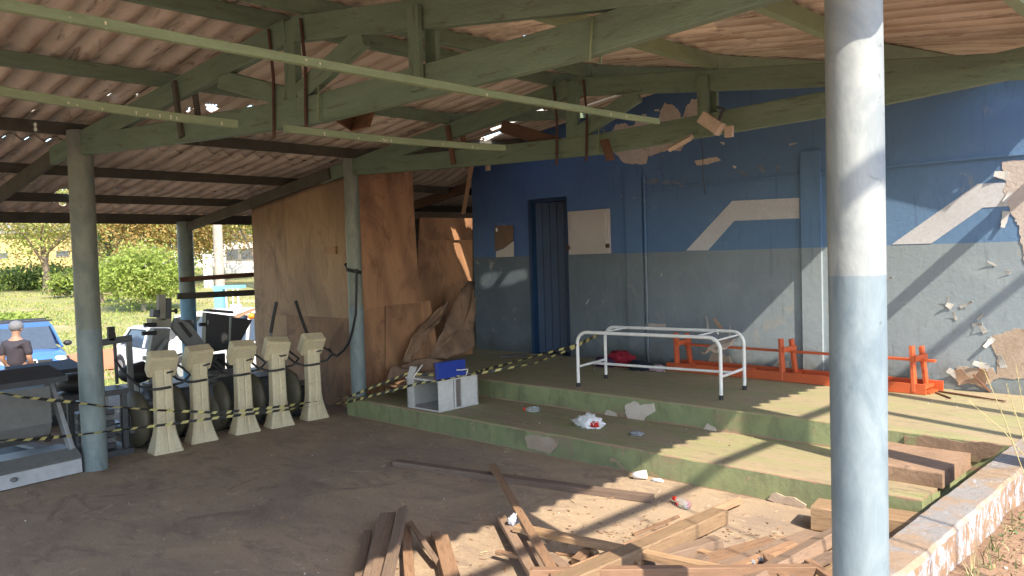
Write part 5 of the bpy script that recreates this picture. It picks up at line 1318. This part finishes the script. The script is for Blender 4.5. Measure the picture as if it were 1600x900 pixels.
# ---------------------------------------------------------------- trees and bushes
def leafmat(name, c, tr=.35):
    t = NT(name); co = t.coord('World'); col = t.mix(t.ramp(t.noise(co, 1.3, 4, .7), .35, .65), sc(c, .75), sc(c, 1.3))
    t.l(col, t.b.inputs['Base Color']); t.b.inputs['Roughness'].default_value = .6
    d = t.n('BsdfTranslucent'); t.l(col, d.inputs['Color']); mx = t.n('MixShader'); mx.inputs[0].default_value = tr
    o = [x for x in t.t.nodes if x.type == 'OUTPUT_MATERIAL'][0]; t.l(t.b.outputs[0], mx.inputs[1]); t.l(d.outputs[0], mx.inputs[2]); t.l(mx.outputs[0], o.inputs[0]); return t.m
LY = leafmat('yellow_green_leaf', (.27, .29, .07)); LG = leafmat('fresh_green_leaf', (.24, .31, .055)); LD = leafmat('dark_green_leaf', (.11, .165, .05)); LO = leafmat('orange_brown_leaf', (.38, .24, .08)); LP = leafmat('pale_yellow_leaf', (.40, .34, .13)); LB = leafmat('blue_green_leaf', (.12, .20, .10))
BARK = mottled('bark', (.22, .17, .12), (.13, .10, .075), 6, .9, .6, None); BARKP = mottled('pale_bark', (.42, .37, .32), (.28, .24, .20), 6, .9, .5, None)
def tree(name, label, cat, base, H, cr, czr, leaves, nclump, per, size, bark=BARK, tr=.22, lean=(0, 0), group=None, zc=None, limbs=6, seed=1, hollow=.35):
    rr = random.Random(seed); base = Vector(base); g = thing(name, label, cat, base, group); zc = zc if zc is not None else H*.62
    cen = base + Vector((lean[0], lean[1], zc))
    mb = MB(); top = base + Vector((lean[0]*.9, lean[1]*.9, H*.75)); pts = []
    for i in range(8):
        t = i/7; pts.append(base.lerp(top, t) + Vector((noise.noise(Vector((seed, t*3, 0))), noise.noise(Vector((seed, t*3, 5))), 0))*tr*1.6*t)
    mb.tube(pts, [tr*(1.35 if i == 0 else 1)*(1-.09*i) for i in range(8)], 9)
    ends = []
    for k in range(limbs):
        a = 2*math.pi*k/limbs + rr.uniform(-.4, .4); s0 = pts[rr.choice((2, 3, 4, 5))]
        e = cen + Vector((math.cos(a)*cr*.75, math.sin(a)*cr*.75, rr.uniform(-.3, .6)*czr)); m_ = s0.lerp(e, .5) + Vector((rr.gauss(0, .2), rr.gauss(0, .2), .25*czr*rr.random()))
        mb.tube([s0, s0.lerp(m_, .5)+Vector((0, 0, .05)), m_, m_.lerp(e, .5)+Vector((rr.gauss(0, .15), 0, .1)), e], [tr*.45, tr*.36, tr*.28, tr*.2, tr*.1], 6); ends.append(e)
    mb.build('trunk', bark, g)
    mb = MB()
    for k in range(nclump):
        a = rr.uniform(0, 2*math.pi); u = rr.uniform(-1, 1); q_ = Vector((math.sqrt(1-u*u)*math.cos(a), math.sqrt(1-u*u)*math.sin(a), u)); rad = (hollow + (1-hollow)*rr.random()**.6)*(1+.3*noise.noise(q_*2+Vector((seed, 0, 0))))
        if noise.noise(q_*2.6+Vector((0, seed*3, 0))) < -.18: rad *= .6
        c = cen + Vector((q_.x*cr*rad, q_.y*cr*rad, q_.z*czr*rad)); cs = rr.uniform(.5, 1.1)*cr*.16; mi = rr.choices(range(len(leaves)), [3, 2, 1][:len(leaves)])[0]
        for j in range(per):
            p = c + Vector((rr.gauss(0, cs), rr.gauss(0, cs), rr.gauss(0, cs*.7))); s_ = size*rr.uniform(.6, 1.4)
            n_ = Vector((rr.gauss(0, 1), rr.gauss(0, 1), rr.gauss(.4, 1))).normalized(); e1 = n_.orthogonal().normalized(); e1 = Matrix.Rotation(rr.uniform(0, 6.3), 3, n_) @ e1; e2 = n_.cross(e1)
            mb.add([p-e1*s_, p-e2*s_*.45, p+e1*s_, p+e2*s_*.45], [(0, 1, 2, 3)], mi)
    mb.build('crown', leaves, g); return g
def gpt(px, dep, dz=0):
    """point of the ground seen in picture column px at a depth"""
    P = atD(px, 430, dep); return Vector((P.x, P.y, ground_z(P.x, P.y)+dz))
tree('broad_tree', 'yellow green tree with a forked trunk in front of the yellow building', 'tree', gpt(73, 56), 8.2, 4.3, 3.0, [LY, LP, LG], 330, 26, .12, BARK, .27, (-.6, 0), zc=5.2, seed=3)
tree('broad_tree', 'dense orange leaved tree behind the bright green bushy tree', 'tree', gpt(265, 66), 11, 6.6, 4.6, [LO, LP, LY], 1100, 30, .13, BARKP, .3, zc=6.4, seed=5, hollow=.2)
tree('broad_tree', 'orange brown tree behind the electricity pole', 'tree', gpt(345, 72), 11, 5.6, 4.2, [LO, LP, LY], 480, 28, .14, BARKP, .3, zc=6.8, seed=8)
tree('broad_tree', 'blue green tree just right of the left post', 'tree', gpt(172, 70), 11, 3.6, 4.6, [LB, LY, LD], 330, 26, .13, BARK, .28, zc=6.3, seed=11)
tree('broad_tree', 'green tree in front of the white house at the edge of the plywood', 'tree', gpt(402, 60), 9, 3.4, 2.6, [LG, LY, LP], 260, 24, .13, BARK, .22, zc=6.4, seed=14)
tree('broad_tree', 'tall pale yellow tree behind the left building corner', 'tree', gpt(-30, 82), 13, 6.5, 5, [LY, LP, LD], 420, 26, .16, BARK, .3, zc=8, seed=15)
tree('broad_tree', 'yellowish tree rising behind the yellow building', 'tree', gpt(120, 92), 14, 7, 5, [LP, LY, LO], 420, 26, .17, BARK, .3, zc=8.5, seed=16)
tree('broad_tree', 'olive tree in the gap behind the orange trees', 'tree', gpt(300, 98), 15, 8, 6, [LY, LO, LD], 420, 26, .18, BARK, .3, zc=8.5, seed=17)
tree('broad_tree', 'yellow brown tree over the white house roof', 'tree', gpt(450, 88), 13, 7, 5, [LO, LY, LG], 380, 26, .17, BARK, .3, zc=8, seed=18)
tree('bushy_tree', 'bright green bushy tree with low branches behind the white car', 'tree', gpt(222, 44), 4.0, 2.75, 1.55, [LG, LG, LY], 420, 30, .10, BARKP, .12, zc=1.95, seed=21, hollow=.15, limbs=9)
tree('bushy_tree', 'smaller fresh green bush left of the bright bushy tree', 'tree', gpt(158, 48), 3.2, 1.5, 1.1, [LG, LY, LD], 160, 26, .10, BARK, .09, zc=1.6, seed=22, hollow=.15)
tree('bushy_tree', 'low leafy shrub growing right beside the left post', 'tree', gpt(104, 52), 2.2, 1.4, .8, [LG, LD, LY], 130, 24, .10, BARK, .07, zc=1.0, seed=23, hollow=.1)
for k, (px, d, w_, lab) in enumerate(((20, 60, 2.6, 'dark green hedge shrub at the far left of the yellow wall'), (52, 61, 2.4, 'dark green hedge shrub left of the forked tree trunk'), (92, 60, 2.4, 'dark green hedge shrub right of the forked tree trunk'), (128, 59, 2.0, 'dark green hedge shrub seen behind the left post'))):
    tree('shrub', lab, 'shrub', gpt(px, d), 1.6, w_, 1.0, [LD, LG], 170, 24, .12, BARK, .05, zc=.85, seed=30+k, hollow=.1, limbs=3, group='hedge shrubs below the yellow wall')
for k, (px, d, lab, lv) in enumerate(((200, 112, 'distant yellow tree closing the gap above the bright bush', [LY, LO, LP]), (330, 118, 'distant orange tree behind the electricity pole', [LO, LY, LP]), (50, 110, 'distant tree over the roof of the yellow building', [LP, LY, LD]), (420, 120, 'distant tree behind the white house', [LO, LP, LD]), (265, 106, 'distant olive tree low behind the orange trees', [LY, LD, LO]))):
    tree('broad_tree', lab, 'tree', gpt(px, d), 16, 9, 6.5, lv, 520, 26, .22, BARK, .3, zc=7.5, seed=50+k, hollow=.1, group='distant trees closing the view')
# creeping plant patch on the lawn
mb = MB(); rr = random.Random(4)
for k in range(2600):
    p = gpt(rr.gauss(5, 22), 36 + rr.gauss(0, 2.2)); s_ = rr.uniform(.05, .13); h = rr.uniform(.02, .3)
    n_ = Vector((rr.gauss(0, .6), rr.gauss(0, .6), 1)).normalized(); a_ = n_.orthogonal().normalized()*s_; b_ = n_.cross(a_)*.8; c = p+Vector((0, 0, h)); mb.add([c-a_, c-b_, c+a_, c+b_], [(0, 1, 2, 3)])
tag(mb.build('creeping_plants', LG, base=gpt(5, 36)), kind='stuff')
GRASSY = plain('grass_blade', (.30, .31, .09), .8, 0, .4); GRASSG = plain('green_grass_blade', (.15, .22, .05), .8, 0, .4)
mb = MB()
for k in range(26000):
    dep = 14 + 42*rr.random()**1.3; p = gpt(rr.uniform(-60, 430), dep)
    if -30.5 < p.x < -26.5 or p.x > -16.3: continue
    if noise.noise(Vector((p.x*.35, p.y*.35, 2))) < -.12: continue
    h = rr.uniform(.03, .10)*(1+dep*.012); w_ = .012+dep*.0006; a = rr.uniform(0, 3.14)
    mb.add([p+Vector((-w_*math.cos(a), -w_*math.sin(a), 0)), p+Vector((w_*math.cos(a), w_*math.sin(a), 0)), p+Vector((rr.gauss(0, .04), rr.gauss(0, .04), h))], [(0, 1, 2)], 0 if rr.random() < .6 else 1)
tag(mb.build('grass', [GRASSY, GRASSG], base=(-25, 15, -1)), kind='stuff')

# ---------------------------------------------------------------- buildings beyond the lawn
YELW = mottled('yellow_wall_paint', (.62, .47, .20), (.54, .40, .17), 1, .8, .1, None); WHW = mottled('white_wall_paint', (.70, .69, .66), (.60, .59, .56), 1, .8, .1, None)
GLS = plain('dark_window_glass', (.10, .11, .12), .15); RFT = mottled('grey_roof', (.30, .27, .25), (.22, .20, .19), 2, .9, .2, None)
def building(label, px0, px1, dep, h, mat, roofm, wins, ww, wh, wz, depthb=9, over=.5):
    a = gpt(px0, dep); b = gpt(px1, dep); a.z = b.z = min(a.z, b.z)-.3; g = thing('building', label, 'building', (a+b)/2); e = (b-a).normalized(); n_ = Vector((-e.y, e.x, 0))
    if n_.dot(FW) < 0: n_ = -n_
    L_ = (b-a).length; P = lambda u, v, z: a+e*u+n_*v+Vector((0, 0, z))
    mb = MB(); mb.prism([P(0, 0, 0), P(L_, 0, 0), P(L_, 0, h), P(0, 0, h)], n_*depthb); mb.build('wall', mat, g)
    mb = MB(); mb.prism([P(-over, -over, h+.01), P(L_+over, -over, h+.01), P(L_+over, depthb/2, h+1.3), P(-over, depthb/2, h+1.3)], (0, 0, .12)); mb.prism([P(-over, depthb/2, h+1.3), P(L_+over, depthb/2, h+1.3), P(L_+over, depthb+over, h+.01), P(-over, depthb+over, h+.01)], (0, 0, .12)); mb.build('roof', roofm, g)
    for px in wins:
        c = gpt(px, dep); u = (c-a).dot(e)
        mb = MB(); mb.prism([P(u-ww/2, -.03, wz), P(u+ww/2, -.03, wz), P(u+ww/2, -.03, wz+wh), P(u-ww/2, -.03, wz+wh)], n_*.05); w_ = mb.build('window', GLS, g)
        mb = MB()
        for (u0, u1, z0, z1) in ((-ww/2-.08, ww/2+.08, wh, wh+.08), (-ww/2-.08, ww/2+.08, -.08, 0), (-ww/2-.08, -ww/2, 0, wh), (ww/2, ww/2+.08, 0, wh)):
            mb.prism([P(u+u0, -.06, wz+z0), P(u+u1, -.06, wz+z0), P(u+u1, -.06, wz+z1), P(u+u0, -.06, wz+z1)], n_*.06)
        mb.build('frame', GB, w_)
    return g
building('long yellow building with a narrow window band behind the left tree', -160, 150, 72, 4.6, YELW, RFT, (4, 100), 1.1, .42, 2.5)
building('white low house beyond the lawn beside the plywood edge', 352, 470, 84, 4.2, WHW, RFT, (366, 386), 1.4, 1.1, 1.9)
# grey boundary wall piece and small poles
mb = MB(); a = gpt(318, 62); b = gpt(331, 62); mb.prism([a, b, b+Vector((0, 0, 2.6)), a+Vector((0, 0, 2.6))], (-.2, .2, 0)); tag(mb.build('garden_wall', WHW), 'short pale wall piece standing left of the electricity pole', 'wall')
a = gpt(343, 33); mb = MB(); mb.tube([a, a+Vector((0, 0, 4)), a+Vector((.02, 0, 9))], [.21, .19, .16], 14); tag(mb.build('electricity_pole', BARKP), 'thick pale electricity pole rising behind the blue stall', 'pole')
# blue stall
a = gpt(352, 29.5); st = thing('stall', 'light blue kiosk stall with white posts on the lawn', 'stall', a); e = RT.copy(); e.z = 0; e.normalize(); f = Vector((FW.x, FW.y, 0)).normalized()
BLS = plain('light_blue_paint', (.16, .42, .60), .5); w_ = .46
zt = 1.7-(450-418)*29.5/F - a.z
mb = MB(); mb.prism([a-e*w_, a-e*w_*.3, a-e*w_*.3+Vector((0, 0, zt-.1)), a-e*w_+Vector((0, 0, zt-.1))], f*.5); mb.build('side_panel', BLS, st)
mb = MB(); mb.prism([a-e*(w_+.05)+Vector((0, 0, zt-.12)), a+e*(w_+.05)+Vector((0, 0, zt-.12)), a+e*(w_+.05)+Vector((0, 0, zt)), a-e*(w_+.05)+Vector((0, 0, zt))], f*.7); mb.build('canopy', BLS, st)
for u_ in (-.0, .25, .44):
    mb = MB(); mb.tube([a+e*u_, a+e*u_+Vector((0, 0, zt-.12))], .03, 6); mb.build('post', WHITEP, st)
mb = MB(); mb.prism([a+e*.02+f*.3, a+e*.44+f*.3, a+e*.44+f*.3+Vector((0, 0, zt*.7)), a+e*.02+f*.3+Vector((0, 0, zt*.7))], f*.05); mb.build('back_panel', WHW, st)

# ---------------------------------------------------------------- cars
TYRE = plain('tyre_rubber', (.025, .025, .027), .8); RIM = plain('alloy_rim', (.45, .46, .48), .35, .6); CGL = plain('car_glass', (.06, .08, .11), .08); LGT = plain('headlight_lens', (.75, .78, .8), .15); RED = plain('tail_light_red', (.55, .02, .02), .2)
def carpaint(n, c):
    t = NT(n); t.b.inputs['Base Color'].default_value = rgb(c); t.b.inputs['Roughness'].default_value = .3; t.b.inputs['Coat Weight'].default_value = .5; return t.m
def car(name, label, cat, pos, yaw, paint, L_=4.1, W_=1.75, suv=False, rack=False, decal=None):
    """local x forward, y left; lofted body"""
    g = thing(name, label, cat, pos); O = Vector(pos); M = Matrix.Translation(O) @ Matrix.Rotation(yaw, 4, 'Z'); up = .12 if suv else 0
    hx = L_/2; belt = .92+up; H_ = 1.47+up*1.6
    st = [(-hx, .70, .42+up, .80+up), (-hx+.08, .78, .28+up, belt-.02), (-hx+.5, .86, .22+up, belt), (-.6, .875, .20+up, belt), (.5, .875, .20+up, belt-.02), (1.0, .87, .22+up, belt-.05), (hx-.55, .84, .24+up, .84+up), (hx-.15, .76, .26+up, .74+up), (hx, .62, .34+up, .62+up)]
    W2 = W_/1.75; rings = []
    for x, w_, z0, z1 in st:
        w_ *= W2; rings.append([(x, -w_*.9, z0), (x, -w_, z0+.12), (x, -w_, (z0+z1)/2+.05), (x, -w_*.96, z1-.06), (x, -w_*.84, z1), (x, 0, z1+.035), (x, w_*.84, z1), (x, w_*.96, z1-.06), (x, w_, (z0+z1)/2+.05), (x, w_, z0+.12), (x, w_*.9, z0)])
    m = 11; vs = [M @ Vector(p) for r_ in rings for p in r_]; mb = MB()
    mb.add(vs, [(i*m+k, (i+1)*m+k, (i+1)*m+(k+1) % m, i*m+(k+1) % m) for i in range(len(st)-1) for k in range(m)] + [tuple(range(m)), tuple(range(len(st)*m-1, (len(st)-1)*m-1, -1))], 0, True)
    o = mb.build('body', paint, g); md = o.modifiers.new('e', 'EDGE_SPLIT'); md.split_angle = math.radians(40)
    gh = [(-hx+.22, .72, belt-.03), (-hx+.75, .62, H_-.10), (-hx+1.2, .62, H_), (.0, .62, H_+.01), (.35, .60, H_-.06), (1.12, .70, belt-.04)]
    if suv: gh = [(-hx+.12, .74, belt-.03), (-hx+.40, .64, H_-.08), (-hx+.8, .64, H_), (.1, .64, H_+.01), (.45, .62, H_-.06), (1.15, .72, belt-.04)]
    # roof skin and pillars
    def gp(i, s, z=None, k=1.0): x, w_, z_ = gh[i]; return M @ Vector((x, s*w_*W2*k, z_ if z is None else z))
    mb = MB()
    for i in (1, 2, 3): mb.add([gp(i, -1), gp(i, 1), gp(i+1, 1), gp(i+1, -1)], [(0, 1, 2, 3)][::1])
    o = mb.build('roof', paint, g); o.modifiers.new('s', 'SOLIDIFY').thickness = .05
    mb = MB(); mb.add([gp(4, -.93), gp(4, .93), gp(5, .93), gp(5, -.93)], [(0, 1, 2, 3)]); mb.build('windscreen', CGL, g)
    mb = MB(); mb.add([gp(0, -.93), gp(0, .93), gp(1, .93), gp(1, -.93)], [(0, 1, 2, 3)]); mb.build('rear_window', CGL, g)
    for s in (-1, 1):
        bw = .80*W2
        def sp(x, z): t = (z-belt)/(H_-belt); return M @ Vector((x, s*(bw*(1-t)+.63*W2*t), z))
        mb = MB(); mb.add([sp(.10, belt), sp(1.02, belt), sp(.42, H_-.12), sp(.10, H_-.08)], [(0, 1, 2, 3)]); mb.build('side_window', CGL, g)
        mb = MB(); mb.add([sp(-hx+.75, belt+.04), sp(.02, belt), sp(.02, H_-.08), sp(-hx+1.05, H_-.08)], [(0, 1, 2, 3)]); mb.build('side_window', CGL, g)
        for a_, b_ in (((1.10, belt-.01), (.38, H_-.04)), ((.06, belt), (.06, H_-.03)), ((-hx+.45, belt), (-hx+.92, H_-.05))):
            mb = MB(); mb.beam(sp(*a_), sp(*b_), .05, .07); mb.build('pillar', paint, g)
        mb = MB(); mb.beam(sp(.42, H_-.03), sp(-hx+.85, H_-.03), .05, .05); mb.build('roof_rail', paint, g)
        mb = MB(); mb.ell(M @ Vector((.86, s*(.97*W2), belt+.07)), (.09, .12, .08), 10, 7, M=Matrix.Rotation(yaw, 3, 'Z')); mb.build('mirror', RUBBER if suv else paint, g)
        mb = MB(); mb.ell(M @ Vector((hx-.16, s*.60*W2, .66+up)), (.14, .17, .09), 12, 8, M=Matrix.Rotation(yaw, 3, 'Z')); mb.build('headlight', LGT, g)
        mb = MB(); mb.ell(M @ Vector((-hx+.08, s*.66*W2, .78+up)), (.07, .14, .12), 10, 7, M=Matrix.Rotation(yaw, 3, 'Z')); mb.build('tail_light', RED, g)
        for x in (hx-.80, -hx+.75):
            rw = .32+up*.3; c = M @ Vector((x, s*.80*W2, rw)); ax = M.to_3x3() @ Vector((0, s*.11, 0)); wh = MB(); wh.tube([c-ax, c-ax*.7, c+ax*.7, c+ax], [rw*.93, rw, rw, rw*.93], 22); w_ = wh.build('wheel', TYRE, g)
            mb = MB(); mb.tube([c+ax*.9, c+ax*1.06], [rw*.62, rw*.56], 16); mb.build('rim', RIM, w_)
            mb = MB(); n = 16; P_ = [M @ Vector((x+(rw+.05)*math.cos(math.pi*k/n), s*(.885*W2), rw+(rw+.05)*math.sin(math.pi*k/n))) for k in range(n+1)]; mb.tube(P_, .025, 5); mb.build('wheel_arch', RUBBER if suv else paint, g)
    mb = MB(); mb.box((hx-.10, -.42, .52+up), (hx+.01, .42, .68+up), 0, M); mb.build('grille', RUBBER, g)
    mb = MB(); mb.box((hx-.12, -.66, .30+up), (hx+.03, .66, .44+up), 0, M); mb.build('bumper', paint if not suv else GREYP, g)
    if suv:
        mb = MB(); c = M @ Vector((hx+.02, 0, .62+up)); mb.tube([c + M.to_3x3() @ Vector((0, math.cos(t)*.055, math.sin(t)*.085)) for t in [2*math.pi*k/12 for k in range(12)]], .018, 6, close=True); mb.build('emblem', LGT, g)
    if rack:
        for x in (-.9, .2):
            mb = MB(); mb.beam(M @ Vector((x, -.72, H_+.09)), M @ Vector((x, .72, H_+.09)), .06, .05); mb.build('rack_bar', RUBBER, g)
    return g
def yaw_to(px, dep, off):      # heading: towards the viewer plus an offset
    P = gpt(px, dep); return math.atan2(-P.y, -P.x) + off
p = gpt(46, 21.5); car('parked_car', 'blue compact SUV with roof bars facing the shed beyond the man', 'car', p - Vector((math.cos(yaw_to(46, 21.5, .12)), math.sin(yaw_to(46, 21.5, .12)), 0))*2.0, yaw_to(46, 21.5, .12), carpaint('blue_car_paint', (.06, .16, .42)), 4.3, 1.8, True, True)
p = gpt(258, 23.5); car('parked_car', 'white hatchback parked on the grass right of the left post', 'car', p, yaw_to(258, 23.5, .47), carpaint('white_car_paint', (.62, .64, .67)), 3.95, 1.68)
p = gpt(402, 19.5, .25); car('parked_van', 'white van with a ladder rack cut off by the plywood screen', 'van', p, yaw_to(402, 19.5, 1.15), carpaint('white_van_paint', (.74, .75, .76)), 4.4, 1.8, True)
rk = thing('ladder_rack', 'timber lengths tied on the roof of the white van', 'timber load', p+Vector((0, 0, 1.75)))
for k in range(4): timber('pole', atD(352+6*k, 505-4*k, 18.7), atD(400+8*k, 482-3*k, 18.7), .05, .05, PLANKA, rk)
mb = MB(); c = atD(393, 494, 17.5); mb.ell(c, (.09, .09, .07), 10, 7); tag(mb.build('beacon', plain('amber_lens', (.8, .28, .02), .3)), 'amber beacon light on the white van', 'beacon')

# ---------------------------------------------------------------- the man in the cap
SKIN = plain('skin', (.30, .17, .11), .6); SHIRT = plain('dark_maroon_shirt', (.035, .03, .04), .85); JEANS = plain('blue_jeans', (.03, .055, .11), .85); CAP = plain('grey_cap', (.15, .155, .17), .8)
fp = gpt(19, 14.0); pf_ = thing('person', 'man in a grey cap, dark shirt and jeans standing before the blue car', 'person', fp)
def skin_fig(name, nodes, edges, mat, parent, sub=2):
    off = Vector(parent.location); me = bpy.data.meshes.new(name); me.from_pydata([tuple(Vector(n[0])-off) for n in nodes], edges, []); o = link(name, me, mat, parent)
    o.modifiers.new('skin', 'SKIN'); sv = me.skin_vertices[0].data
    for i, n in enumerate(nodes): sv[i].radius = n[1] if isinstance(n[1], tuple) else (n[1], n[1]); sv[i].use_root = (i == 0)
    if sub: m_ = o.modifiers.new('sub', 'SUBSURF'); m_.levels = sub; m_.render_levels = sub
    for p_ in me.polygons: p_.use_smooth = True
    o.modifiers['skin'].use_smooth_shade = True
    return o
r_ = Vector((RT.x, RT.y, 0)).normalized(); fw_ = Vector((FW.x, FW.y, 0)).normalized()     # he looks away over the lawn
Q = lambda a, b, z: fp + r_*a + fw_*b + Vector((0, 0, z))
body = [(Q(0, 0, .95), .135), (Q(0, 0, 1.10), .135), (Q(0, .01, 1.28), .15), (Q(0, .0, 1.40), .12), (Q(0, .01, 1.49), .055), (Q(0, .03, 1.58), .075), (Q(0, .035, 1.66), .088), (Q(0, .03, 1.73), .07),
        (Q(.17, 0, 1.38), .062), (Q(.24, -.02, 1.12), .048), (Q(.20, .14, .93), .038), (Q(.17, .20, .87), .036), (Q(-.17, 0, 1.38), .062), (Q(-.25, -.02, 1.12), .048), (Q(-.20, .14, .93), .038), (Q(-.17, .20, .87), .036),
        (Q(.09, 0, .86), .095), (Q(.11, .03, .48), .062), (Q(.12, -.01, .09), .042), (Q(.14, .13, .04), .035), (Q(-.09, 0, .86), .095), (Q(-.12, .02, .48), .062), (Q(-.14, -.02, .09), .042), (Q(-.16, .12, .04), .035)]
skin_fig('body', body, [(0, 1), (1, 2), (2, 3), (3, 4), (4, 5), (5, 6), (6, 7), (3, 8), (8, 9), (9, 10), (10, 11), (3, 12), (12, 13), (13, 14), (14, 15), (0, 16), (16, 17), (17, 18), (18, 19), (0, 20), (20, 21), (21, 22), (22, 23)], SKIN, pf_)
skin_fig('shirt', [(Q(0, 0, .93), .165), (Q(0, 0, 1.12), .165), (Q(0, .01, 1.28), .18), (Q(0, 0, 1.41), .14), (Q(0, .01, 1.47), .075), (Q(.18, 0, 1.38), .085), (Q(.245, -.02, 1.16), .068), (Q(-.18, 0, 1.38), .085), (Q(-.255, -.02, 1.16), .068)], [(0, 1), (1, 2), (2, 3), (3, 4), (3, 5), (5, 6), (3, 7), (7, 8)], SHIRT, pf_)
skin_fig('jeans', [(Q(0, 0, .95), .15), (Q(.095, 0, .84), .11), (Q(.11, .03, .48), .082), (Q(.12, -.01, .12), .066), (Q(-.095, 0, .84), .11), (Q(-.12, .02, .48), .082), (Q(-.14, -.02, .12), .066)], [(0, 1), (1, 2), (2, 3), (0, 4), (4, 5), (5, 6)], JEANS, pf_)
for s in (-1, 1):
    mb = MB(); mb.ell(Q(s*.14+(.0), .06, .045), (.06, .13, .05), 12, 8, M=Matrix.Rotation(math.atan2(fw_.y, fw_.x)-math.pi/2, 3, 'Z')); mb.build('shoe', RUBBER, pf_)
    mb = MB(); mb.ell(Q(s*.088, .03, 1.63), (.015, .022, .03), 8, 6); mb.build('ear', SKIN, pf_)
    for k in range(5): mb = MB(); mb.tube([Q(s*(.165-.012*k), .20, .87), Q(s*(.16-.014*k), .225, .83-.004*k), Q(s*(.155-.014*k), .225, .79)], [.011, .010, .007], 6); mb.build('finger', SKIN, pf_)
mb = MB(); mb.ell(Q(0, .125, 1.62), (.014, .014, .025), 8, 6); mb.build('nose', SKIN, pf_)
mb = MB(); mb.ell(Q(0, .03, 1.685), (.108, .118, .105), 18, 10); mb.build('cap_crown', CAP, pf_)
mb = MB(); mb.prism([Q(.075*math.cos(t), .10+.11*math.sin(t), 1.685) for t in [math.pi*k/10 for k in range(11)]], (0, 0, .012)); mb.build('cap_peak', CAP, pf_)
